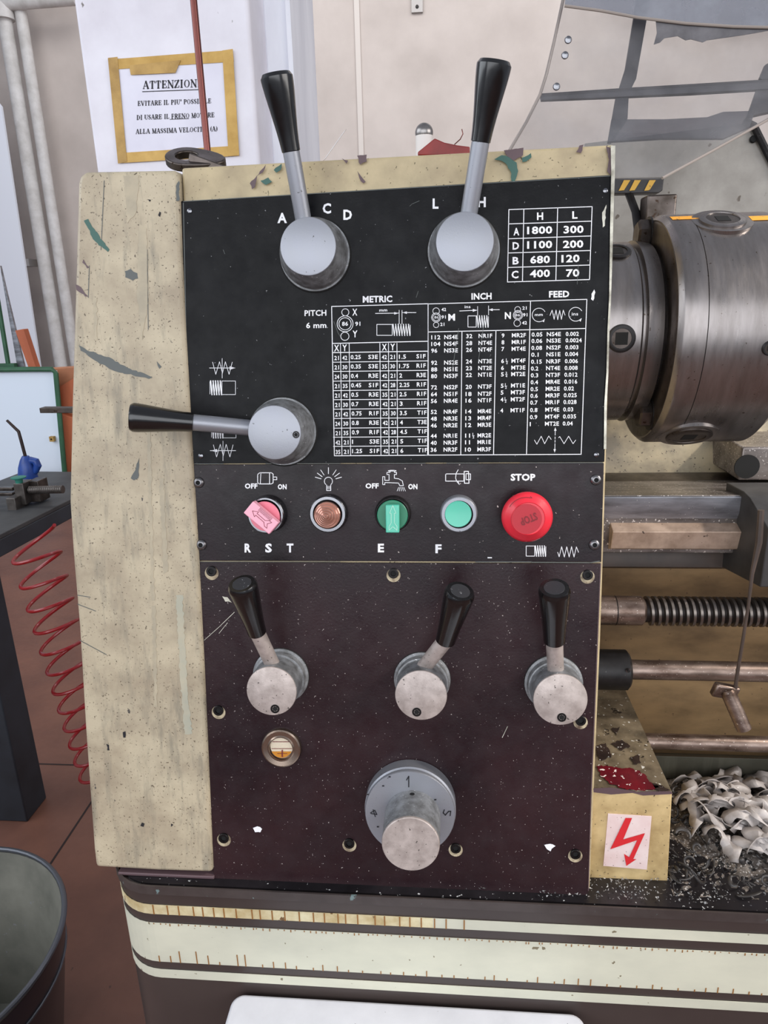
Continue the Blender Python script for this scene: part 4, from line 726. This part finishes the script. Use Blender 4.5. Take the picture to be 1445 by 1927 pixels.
for pts in ([(1226,1474),(1245,1478),(1260,1487),(1240,1489)],[(1150,1400),(1170,1392),(1186,1404),(1170,1412)],[(1120,1405),(1140,1398),(1150,1425),(1128,1430)],[(1185,1425),(1200,1420),(1206,1436),(1192,1438)],[(1150,1372),(1166,1368),(1160,1384)]): blotch(pts, 'oil_dark', 'oil_stain')
pp_ = [(1112,1484),(1150,1482),(1200,1490),(1262,1489),(1266,1494),(1210,1497),(1190,1492),(1150,1495),(1112,1490)]
MB().add([AY(x,y,YE-.0006) for x,y in pp_], [tuple(range(len(pp_)))]).build('paint_chip', 'chip_plum', EB, solid=.0003)
st_ = [(1144,1531),(1226,1536),(1217,1636),(1135,1629)]; MB().add([AY(x,y,YE-.0006) for x,y in st_], [(0,1,2,3)]).build('warning_sticker', 'sticker', EB, solid=.0006)
s_ = MB(); em = lambda x, y: AY(x, y, YE-.0014); z3 = lambda x, y: (1090+x/3.706, 1200+y/3.706)
q = [(322,1258),(368,1258),(306,1408),(458,1364),(376,1545),(398,1545),(328,1592),(312,1508),(348,1532),(404,1412),(216,1476)]; s_.add([em(*z3(*p)) for p in q], [tuple(range(len(q)))])
s_.build('red_bolt_mark', 'red_ink_bolt', EB)
MB().tube([AY(1254,1664,YE+.01),AY(1259,1672,YE),AY(1263,1690,YE-.004),AY(1268,1702,YE-.008)], .0011, 6).build('wire_end', 'steel_rust', EB, smooth=True)
# ================================================================== CABINET AND PAN
YF = .490
xcl = AY(232,1700,YF+.03).x; R_c = .045
def plan(off=0, n=8):
    p = [(1.1, YF-off), (xcl+R_c, YF-off)]
    for i in range(1, n+1): a = math.pi/2*i/n; p.append((xcl+R_c-(R_c+off)*math.sin(a), YF+R_c-(R_c+off)*math.cos(a)))
    return p
def zat(px, py): return AY(px, py, YF).z
CB = thing('base_cabinet', (.2, YF+.1, 0), 'dark brown lathe base cabinet with peeling cream stripes', 'cabinet')
pts = [(x,y,0.0) for x,y in plan()]+[(xcl,.95,0.0),(1.1,.95,0.0)]
ztop = (zat(457,1679)+zat(1425,1722))/2
MB().prism(pts, (0,0,ztop)).build('cabinet_body', 'brown', CB, smooth=True)
def stripe(za, zb_, m, x1=None, x0=None, off=.0006):
    p = plan(off, 10); 
    if x1: p = [(x1, YF-off)]+p[1:]
    if x0: p = [q for q in p if q[0] > x0]+[(x0, YF-off)]
    q = plan(-.0002, 10)[:]; vs = [(x,y,za) for x,y in p]+[(x,y,zb_) for x,y in p]; n = len(p); MB().add(vs, [(i,i+1,i+1+n,i+n) for i in range(n-1)]).build('painted_stripe', m, CB, solid=.0005)
def zz(a, b): return (zat(457,a)+zat(1425,b))/2
xm = AY(815,1735,YF).x
stripe(zz(1727,1775), zz(1709,1757), 'stripe_worn', x1=xm); stripe(zz(1727,1775), zz(1709,1757), 'stripe', x0=xm); stripe(zz(1819,1868), zz(1742,1795), 'stripe'); stripe(zz(1849,1900), zz(1834,1883), 'stripe')
cr = MB()
def crack(x, za, zb2, wd=.0008):
    cr.box(x-wd/2, x+wd/2, YF-.0013, YF-.0009, min(za,zb2), max(za,zb2))
for i in range(26): crack(xcl+R_c+.004+i*.0115+random.uniform(-.003,.003), zz(1727,1775), zz(1709,1757), .0011)
for i in range(60): z0_ = zz(1819,1868); crack(xcl+R_c+i*.0125+random.uniform(-.004,.004), z0_, z0_+random.uniform(.002,.010)*(1.6 if i < 8 else .8), .0009)
for i in range(110): z0_ = zz(1742,1795); crack(xcl+R_c+i*.006+random.uniform(-.002,.002), z0_, z0_-random.uniform(.0005,.003), .0008)
cr.build('paint_cracks', 'rust_crack', CB, kind='stuff')
CP = thing('chip_pan', (.3, .6, ztop), 'black oily chip pan on top of the brown cabinet', 'pan')
pts = [(x,y,ztop) for x,y in plan(-.003)]+[(xcl+.003,.95,ztop),(1.1,.95,ztop)]
MB().prism(pts, (0,0,.002)).build('pan_floor', 'ledge', CP)
p = plan(.0015); vs = [(x,y,ztop-.006) for x,y in p]+[(x,y,ztop+.0035) for x,y in p]; n = len(p); MB().add(vs, [(i,i+1,i+1+n,i+n) for i in range(n-1)]).build('pan_rim', 'teal_edge', CP, solid=.0015)
MB().box(xcl+.012, PP(404,1652).x, .50, .62, ztop+.002, PP(300,1640,0).z-.001).build('pan_plinth', 'chip_plum', CP, bevel=.001)
# white box at the bottom
zbx = AY(770,1888,YF-.004).z; L0, L1 = AZ(438,1874,zbx), AZ(1096,1903,zbx)
wbx = MB(); xa, xb_ = L0.x, L1.x; ya, yb_ = YF-.004, YF-.16
def rr_(x0,x1,y0,y1,r,z,k=6):
    o = []
    for cx,cy2,a0 in ((x1-r,y1-r,0),(x0+r,y1-r,90),(x0+r,y0+r,180),(x1-r,y0+r,270)):
        for i in range(k+1): a = math.radians(a0+90*i/k); o.append((cx+r*math.cos(a), cy2+r*math.sin(a), z))
    return o
tag(wbx.prism(rr_(xa,xb_,yb_,ya,.012,zbx-.14), (0,0,.14)).build('plastic_bin_lid', 'white_box', bevel=.003, smooth=True), 'speckled white box with rounded corners below the cream cabinet stripes', 'box')
# ================================================================== SWARF
def ribbon(mb, pts, wd, tw):
    k = len(pts); vs = []; u = None
    for i, p_ in enumerate(pts):
        t = (pts[min(i+1,k-1)]-pts[max(i-1,0)]).normalized(); u = (tw.cross(t) if u is None else u-t*t.dot(u)).normalized(); w2 = wd*(.5+.5*math.sin(math.pi*(i+.6)/(k+.2)))
        vs += [p_-u*w2/2, p_+u*w2/2]
    mb.add(vs, [(2*i,2*i+1,2*i+3,2*i+2) for i in range(k-1)])
def swirl(c, R, turns, rise, wd, mb, n=22):
    ax = Vector((random.uniform(-1,1), random.uniform(-1,1), random.uniform(-.3,1))).normalized(); u = ax.orthogonal().normalized(); v = ax.cross(u); dirn = Vector((random.uniform(-1,1), random.uniform(-.6,.6), random.uniform(-.15,.3)))
    a0 = random.uniform(0,6); pts = []
    for i in range(n):
        s = i/(n-1); a = a0+turns*2*math.pi*s; r = R*(1-.4*s); pts.append(c+u*r*math.cos(a)+v*r*math.sin(a)+dirn*rise*(s-.5))
    for p_ in pts: p_.z = max(p_.z, ztop+.004); p_.y = min(max(p_.y, .50), .69)
    ribbon(mb, pts, wd, ax)
zf = ztop+.003; sw = MB(); x_l = AZ(1275,1640,zf).x
from mathutils import noise as NZ
def pilez(x, y):
    e = min(1, max(0, (x-x_l-.006-max(0,(.575-y))*.9)/.05)); b = min(1, max(0, (y-.512)/.05))*(1-.75*min(1, max(0, (y-.60)/.05)))
    return zf+.020*e*b
gx, gy_ = 110, 60; vs = []
for j in range(gy_+1):
    for i in range(gx+1):
        x = x_l-.012+.36*i/gx; y = .505+.157*j/gy_; h = pilez(x,y)-zf
        vs.append((x, y, zf-.0015+max(0, h*.55+.004*NZ.noise(Vector((x*90,y*90,0)))*(.4+h*40)+.0035*NZ.noise(Vector((x*260,y*260,3)))*(.5+h*30))))
fs = [(j*(gx+1)+i, j*(gx+1)+i+1, (j+1)*(gx+1)+i+1, (j+1)*(gx+1)+i) for j in range(gy_) for i in range(gx)]
tag(MB().add(vs, fs).build('chip_heap', 'heap', smooth=True), 'lumpy heap of fine grey chips beneath the pale swarf ribbons', 'chips', kind='stuff')
def drape(c, L_, hd, curl, wd, mb, n=16):
    pts = []; p_ = Vector((c.x, c.y, 0)); a = hd; lift = random.uniform(.001,.006)
    for i in range(n):
        s_ = i/(n-1); z = pilez(p_.x, p_.y)+lift+math.sin(s_*math.pi*random.choice((1,1)))*lift*1.6+.0025*math.sin(s_*9+hd)
        pts.append(Vector((p_.x, min(max(p_.y,.505),.655), z))); p_ = p_+Vector((math.cos(a), math.sin(a), 0))*L_/n; a += curl/n
    k = len(pts); vs = []; tilt = random.uniform(-.9,.9)
    for i, q in enumerate(pts):
        t = (pts[min(i+1,k-1)]-pts[max(i-1,0)]).normalized(); u = t.cross(Vector((0,0,1))).normalized(); w_ = u.cross(t); tt = tilt+.8*math.sin(i*.35+hd); u2 = u*math.cos(tt)+w_*math.sin(tt)
        w2 = wd*(.45+.55*math.sin(math.pi*(i+.7)/(k+.4)))*(1+.15*math.sin(i*1.7))
        vs += [q-u2*w2/2, q+w_*w2*.16, q+u2*w2/2]
    mb.add(vs, [f for i in range(k-1) for f in ((3*i,3*i+1,3*i+4,3*i+3),(3*i+1,3*i+2,3*i+5,3*i+4))])
for i in range(300):
    x = random.uniform(x_l, x_l+.30); y = random.uniform(.515,.645)
    if x < x_l+.02+max(0, (.585-y))*1.1: continue
    drape(Vector((x,y,0)), random.uniform(.02,.075), random.gauss(-.55,.7), random.uniform(-3.2,3.2)*random.random(), random.uniform(.009,.022), sw)
tag(sw.build('swarf_pile', 'swarf', smooth=True, solid=.0005), 'tangled pale grey ribbons of swarf in the chip pan', 'swarf', kind='stuff')
sw = MB()
for i in range(260):
    x = random.uniform(x_l-.012, x_l+.2); y = random.uniform(.505,.64)
    c = Vector((x, y, zf+random.uniform(.001,.014))); swirl(c, random.uniform(.003,.008), random.uniform(.3,1), random.uniform(.003,.02), random.uniform(.001,.005), sw, 12)
tag(sw.build('dark_swarf', 'swarf_dark', smooth=True, solid=.0004), 'dark curled metal chips under the pale swarf', 'swarf', kind='stuff')
sw = MB()
for i in range(1500):
    x = random.uniform(.02, x_l+.3) if i%3 else random.uniform(xr_-.12, xr_+.04); y = random.uniform(YF+.006,.56)
    c = Vector((x, y, zf+.0008)); r = random.uniform(.0004,.0016); vs = [c+Vector((random.uniform(-r,r),random.uniform(-r,r),random.uniform(0,r*1.4))) for _ in range(4)]; sw.add(vs, [(0,1,2),(0,2,3),(0,3,1),(1,3,2)])
tag(sw.build('metal_chips', 'chips'), 'fine shiny metal chips scattered along the black pan edge', 'chips', kind='stuff')
tag(MB().tube([AY(x,y,.535) for x,y in ((1358,1632),(1362,1642),(1375,1636),(1372,1648),(1360,1655),(1372,1664),(1362,1672),(1350,1664))], .0006, 6).build('wire_curl', 'ink', smooth=True), 'thin black wire curl lying on the pale swarf', 'wire')
# ================================================================== GUARD, SPLASH
YG = .92
GD = thing('chuck_guard', AY(1200,300,YG), 'raised clear plastic chuck guard with a bent sheet and grey strips', 'guard')
def gy(y): return YG+.0006*(180-y)*(1 if y > 180 else .2)
def gsheet(pts, m, name, th_=.003): return MB().add([AY(x,y,gy(y)) for x,y in pts], [tuple(range(len(pts)))]).build(name, m, GD, solid=th_)
gsheet([(1062,-30),(1040,80),(1015,178),(1500,146),(1500,-30)], 'clear_sheet', 'upper_sheet'); gsheet([(1015,180),(960,282),(1155,282),(1157,336),(1246,335),(1500,195),(1500,148)], 'clear_sheet', 'lower_sheet')
def gtube(pts, r, m='guard_edge', name='sheet_edge', off=0): MB().tube([AY(x,y,gy(y)+off) for x,y in pts], r, 8).build(name, m, GD, smooth=True)
gtube([(1066,-30),(1042,80),(1028,140),(1016,178),(990,230),(958,284)], .0018); gtube([(1500,194),(1340,284),(1246,335)], .0016)
def gstrip(pts, m='guard_dark_strip', name='guard_dark_strip', dy=.012, th_=.004): MB().add([AY(x,y,gy(y)+dy) for x,y in pts], [tuple(range(len(pts)))]).build(name, m, GD, solid=th_)  # flat dark strips set just behind the clear sheet
gstrip([(1015,178),(1165,168),(1300,160),(1500,148),(1500,166),(1300,178),(1165,184),(1018,190)]); gstrip([(1202,-30),(1228,-30),(1196,150),(1186,170),(1164,168),(1176,130)], dy=.018)
gstrip([(1158,184),(1182,184),(1180,225),(1150,268),(1143,268)], dy=.016); gstrip([(1445,120),(1445,160),(1428,148),(1438,124)], dy=.018); gstrip([(1424,165),(1500,150),(1500,200),(1404,222)], dy=.016, m='guard_dark_strip')
gsheet([(1150,226),(1250,226),(1330,222),(1360,212),(1420,210),(1410,240),(1360,262),(1246,262),(1143,268)], 'clear_smoky', 'dark_clear_patch', .002)  # darker see-through patch on the lower sheet
MB().add([AY(x,y,YG-.004) for x,y in ((1062,12),(1130,20),(1200,33),(1290,44),(1380,50),(1500,52),(1500,-40),(1200,-40),(1070,-40))], [tuple(range(9))]).build('curved_visor', 'clear_blue', GD, solid=.002)
MB().tube([AY(x,y,YG-.005) for x,y in ((1062,11),(1130,20),(1200,33),(1290,44),(1380,50),(1500,53))], .0016, 8).build('visor_edge', 'guard_edge', GD, smooth=True)
tp = [(1234,40),(1290,44),(1445,50),(1445,58),(1400,66),(1330,76),(1322,80),(1300,74),(1290,76),(1275,68),(1250,72),(1242,80),(1230,84),(1236,62)]
MB().add([AY(x,y,YG-.003) for x,y in tp], [tuple(range(len(tp)))]).build('torn_tape', 'torn_tape', GD, solid=.0008)
for x, y in ((1069,75),(1063,104),(1047,163)):
    p = AY(x,y,gy(y)-.002); MB().rev(p, (0,-1,0), [(0,.0042),(.0015,.0035),(.002,.001)], 16).build('rivet', 'chrome', GD, smooth=True)
HZ = thing('hazard_bar', AY(1200,362,.90), 'black bar with worn yellow hazard stripes under the clear guard', 'bar')
hp = [(1130,336),(1250,334),(1247,358),(1240,363),(1130,365)]
MB().prism([AY(x,y,.90) for x,y in hp], (0,.02,0)).build('bar_body', 'hazard_black', HZ, bevel=.001)
for x in (1166,1186,1214): MB().add([AY(a,b,.899) for a,b in ((x-2,359),(x+8,358),(x+20,339),(x+8,339))], [(0,1,2,3)]).build('yellow_stripe', 'hazard_yellow', HZ, solid=.0004)
sp = thing('splash_back', AY(1300,400,1.12), 'stained grey metal splash back rising behind the chuck', 'splash guard')
q = [(1100,270),(1400,232),(1418,236),(1500,395),(1500,900),(1100,900)]; MB().prism([AY(x,y,1.12) for x,y in q], (0,.004,0)).build('sheet', 'splash', sp, bevel=.001)
MB().tube([AY(1400,228,1.115),AY(1418,236,1.115),AY(1450,300,1.115),AY(1500,392,1.115)], .005, 8).build('folded_edge', 'iron_black', sp, smooth=True)
MB().rev(AY(1417,262,1.118), (0,-1,0), [(0,.005),(.003,.004)], 14).build('edge_screw', 'hole', sp)
# ball knob, red leather, stick on top
c = AY(798,250,.80); R_ = pxr(c, 17); PO_ = thing('ball_post', (c.x,.80,c.z-.06), 'pale post topped with a dull steel ball behind the top edge', 'post')
bm_ = MB(); bm_.rev(c-Vector((0,0,R_)), (0,0,1), [(R_*(1-math.cos(math.pi*i/16)), max(R_*math.sin(math.pi*i/16), 1e-5)) for i in range(17)], 28).build('ball', 'ball', PO_, smooth=True)
MB().rev((c.x,.80,c.z-.085), (0,0,1), [(0,R_*.95),(.085,R_*.95)], 24).build('post', 'white_post', PO_, smooth=True)
lp = [(786,286),(818,260),(836,268),(860,273),(884,276),(884,290),(850,292),(786,292)]
tag(MB().prism([AY(x,y,.76) for x,y in lp], (0,.02,0)).build('red_flap', 'red_leather', bevel=.001), 'dark red leather flap curling up against the ball post', 'flap')
tag(MB().tube([AY(x,y,.74) for x,y in ((855,272),(866,262),(871,252),(869,243))], .0005, 6).build('wire_wisp', 'copper', smooth=True), 'fine curled wire wisp above the red flap', 'wire')
A_, B_ = AY(611,300,.80), AY(649,246,.84); tag(MB().obox((A_+B_)/2, (B_-A_)/2, Vector((0,.001,0)), Vector((.0015,0,.0012))).build('white_stick', 'white_post'), 'thin white stick slanting up behind the headstock top', 'stick')
# ================================================================== LEFT BACKGROUND
# bench
P0, P1 = AZ(-60,1036,.84), AZ(160,926,.84); ed_ = (P1-P0); ed_.z = 0; dirb = ed_.normalized(); nb = Vector((-dirb.y, dirb.x, 0))
BN = thing('work_bench', (P0.x,P0.y,0), 'dark grey steel work bench at the left edge with a deep blue-grey apron', 'workbench')
Pa, Pb = P0-dirb*.5, P1+dirb*.25
MB().prism([Pa, Pb, Pb+nb*.38, Pa+nb*.38], (0,0,-.012)).build('bench_top', 'bench', BN, bevel=.002)
MB().prism([Pa+Vector((0,0,-.012)), Pb+Vector((0,0,-.012)), Pb+nb*.04+Vector((0,0,-.012)), Pa+nb*.04+Vector((0,0,-.012))], (0,0,-.045)).build('apron', 'bench_frame', BN, bevel=.003)
lg = AZ(72,1538,.0); lx = lg+Vector((-.07,0,0))
for k, (ox, oy) in enumerate(((0,0),(-.5,-.25))):
    c = lx+dirb*(-.75 if k else 0); MB().obox((c.x, c.y+.03, .392), Vector((.05,0,0)), Vector((0,.05,0)), Vector((0,0,.392))).build('leg', 'bench_frame', BN, bevel=.004)
# coil hose
H0, H1 = AY(60,1010,1.42), AY(186,1462,1.50); n_t = 12; N_ = 520; pts = []
d = (H1-H0); 
for i in range(N_+1):
    t = i/N_; a = 2*math.pi*n_t*t+.6; rr = .050*(1-.12*t); c = H0+d*(t**.95); pts.append(c+Vector((math.cos(a)*rr, math.sin(a)*rr, math.cos(a)*rr*.45)))
tag(MB().tube(pts, .0042, 8).build('coiled_air_hose', 'hose_red', smooth=True), 'red coiled air hose hanging between the bench and the cover', 'hose')
# bucket
zr = .36
_p = [AZ(x,y,zr) for x,y in ((0,1596),(50,1603),(90,1626),(116,1666),(124,1699),(121,1726),(100,1772),(66,1822),(0,1918))]
def fitc(P):
    import numpy as np
    A = np.array([[2*p.x,2*p.y,1] for p in P]); b = np.array([p.x**2+p.y**2 for p in P]); q = np.linalg.lstsq(A,b,rcond=None)[0]; return Vector((q[0],q[1],zr)), math.sqrt(q[2]+q[0]**2+q[1]**2)
cb, rbk = fitc(_p);   BK = thing('metal_bucket', (cb.x,cb.y,0), 'open round metal bucket standing on the floor at bottom left', 'bucket')
MB().rev((cb.x,cb.y,.004), (0,0,1), [(0,.001),(0,rbk*.74),(.01,rbk*.76),(zr-.012,rbk),(zr-.012,rbk*.985),(zr-.05,rbk*.965),(.012,rbk*.74),(.012,.001)], 64, caps=False).build('shell', 'bucket_in', BK, smooth=True)
MB().rev((cb.x,cb.y,.004), (0,0,1), [(0,rbk*.75),(.01,rbk*.77),(zr-.016,rbk*1.006)], 64, caps=False).build('outer_coat', 'bucket_out', BK, smooth=True)
tor = []; 
for k, (zz_, rm, rt, m, nm_) in enumerate(((zr-.004, 1.0, .005, 'bucket_rim', 'rolled_rim'),(zr-.075,.962,.003,'bucket_rim','swaged_ring'))):
    MB().rev((cb.x,cb.y,zz_), (0,0,1), [(rt*math.sin(2*math.pi*i/10), rbk*rm+rt*math.cos(2*math.pi*i/10)) for i in range(11)], 64, caps=False).build(nm_, m, BK, smooth=True)
# whiteboard with green frame
WBD = thing('white_board', AY(60,985,2.36), 'white board in a green frame standing behind the bench', 'board')
q = [(-120,700),(102,698),(127,960),(-60,960)]; q3 = [AY(x,y,2.36) for x,y in q]; MB().prism(q3, (0,.02,0)).build('panel', 'board', WBD)
MB().tube([AY(-120,697,2.35),AY(60,695,2.35),AY(98,695,2.35),AY(105,702,2.35),AY(128,960,2.35)], .009, 10).build('green_frame', 'frame_green', WBD, smooth=True)
c = AY(98,826,2.35); MB().box(c.x-.008,c.x+.008,2.345,2.36,c.z-.009,c.z+.009).build('latch_plate', 'tape_dark', WBD); MB().rev((c.x,2.345,c.z),(0,-1,0),[(0,.003),(.002,.003)],12).build('keyhole', 'hole', WBD)
GR = thing('green_rack', AY(10,700,2.1), 'tall green steel rack upright at the left edge above the board', 'rack')
MB().tube([AY(-18,480,2.42),AY(18,700,2.42),AY(40,840,2.42)], .008, 8).build('upright', 'frame_green', GR, smooth=True); MB().box(AY(-30,690,2.42).x, AY(30,690,2.42).x, 2.41, 2.43, AY(5,697,2.42).z, AY(5,684,2.42).z).build('cross_bar', 'frame_green', GR)
tag(MB().prism([AY(x,y,4.9) for x,y in ((-60,120),(2,200),(82,735),(120,1000),(-60,1000))], (0,.02,0)).build('bright_wall_sheet', 'white_panel'), 'white sheet standing in for the bright wall left of the pipes', 'panel')  # pale sheet added in place of the brighter stretch of wall
MB().prism([AY(x,y,2.44) for x,y in ((0,500),(14,560),(48,700),(62,800),(50,800),(34,700))], (0,.01,0)).build('clear_strip', 'steel_rail', GR)  # loose clear strip behind the board, only parented to the rack
for k, (q, lab) in enumerate(((((28,622),(44,619),(72,705),(110,900),(96,900),(58,705)), 'short orange timber batten leaning above the white board'),(((88,700),(104,700),(122,800),(110,800)), 'orange timber batten just right of the green frame'))):
    tag(MB().prism([AY(x,y,2.40+.03*k) for x,y in q], (0,.03,0)).build('timber_batten', 'orange_wood', bevel=.002), lab, 'batten')
cbx = thing('cardboard_box', AY(115,800,2.40), 'brown cardboard box between the board and the end cover', 'box')
MB().prism([AY(x,y,2.41) for x,y in ((74,695),(150,690),(150,800),(100,800),(92,740))], (0,.06,0)).build('carton', 'cardboard', cbx, bevel=.003)
MB().prism([AY(x,y,2.395) for x,y in ((100,735),(150,705),(150,765),(120,775))], (0,.01,0)).build('carton_flap', 'orange_wood', cbx)
tag(MB().prism([AY(x,y,2.38) for x,y in ((104,775),(150,790),(150,975),(134,975))], (0,.04,0)).build('leaning_board', 'orange_wood', bevel=.002), 'reddish brown board leaning behind the green frame low down', 'board')
# bench items
zt = .84
OC = thing('oil_can', AZ(54,925,zt), 'blue oil can with a long bent dark spout on the bench', 'oil can')
Y0 = AZ(54,925,zt).y+.04
MB().tube([AY(52,925,Y0),AY(53,900,Y0),AY(51,880,Y0),AY(49,866,Y0),AY(48,858,Y0)], [.028,.030,.026,.018,.010], 20).build('can_body', 'blue', OC, smooth=True)
MB().tube([AY(50,874,Y0),AY(60,866,Y0),AY(67,868,Y0),AY(71,876,Y0),AY(67,886,Y0),AY(58,895,Y0)], [.008,.012,.012,.012,.010,.008], 14).build('handle', 'blue', OC, smooth=True)
MB().tube([AY(48,860,Y0),AY(40,830,Y0),AY(35,812,Y0),AY(13,791,Y0)], [.005,.005,.005,.004], 12).build('spout', 'spout', OC, smooth=True)
VS = thing('bench_vise', AZ(30,960,zt), 'grey machine vise with a thick threaded screw lying on the bench', 'vise')
Yv = AZ(30,960,zt).y
def vb(x0,y0,x1,y1,dy,m='vise',Y=None,name='jaw'): a, b = AY(x0,y0,Y or Yv), AY(x1,y1,Y or Yv); MB().box(a.x,b.x,a.y,a.y+dy,b.z,a.z).build(name, m, VS, bevel=.002)
vb(10,938,32,962,.06,name='lower_jaw'); vb(24,910,50,950,.05,Y=Yv+.03,name='upper_jaw'); vb(50,906,78,945,.05,'steel_dark',Y=Yv+.06,name='screw_housing'); vb(-60,918,24,924,.02,'steel_dark',Y=Yv+.05,name='guide_bar'); vb(-60,928,24,934,.02,'steel_dark',Y=Yv+.05,name='guide_bar')
A_, B_ = AY(56,922,Yv+.05), AY(119,921,Yv+.05); L_ = (B_-A_).length; r_ = pxr(A_, 7.5); prof = [(0,r_)]
for i in range(18): prof += [(L_*(i+.3)/18, r_), (L_*(i+.6)/18, r_*.9), (L_*(i+.9)/18, r_)]
MB().rev(A_, B_-A_, prof, 20).build('threaded_screw', 'vise', VS, smooth=True)
c = AY(35,901,Yv+.04); MB().rev(c, (0,0,1), [(-.018,.009),(0,.011),(.002,.020),(.005,.021),(.006,.015)], 20).build('green_cap', 'green_cap', VS, smooth=True)
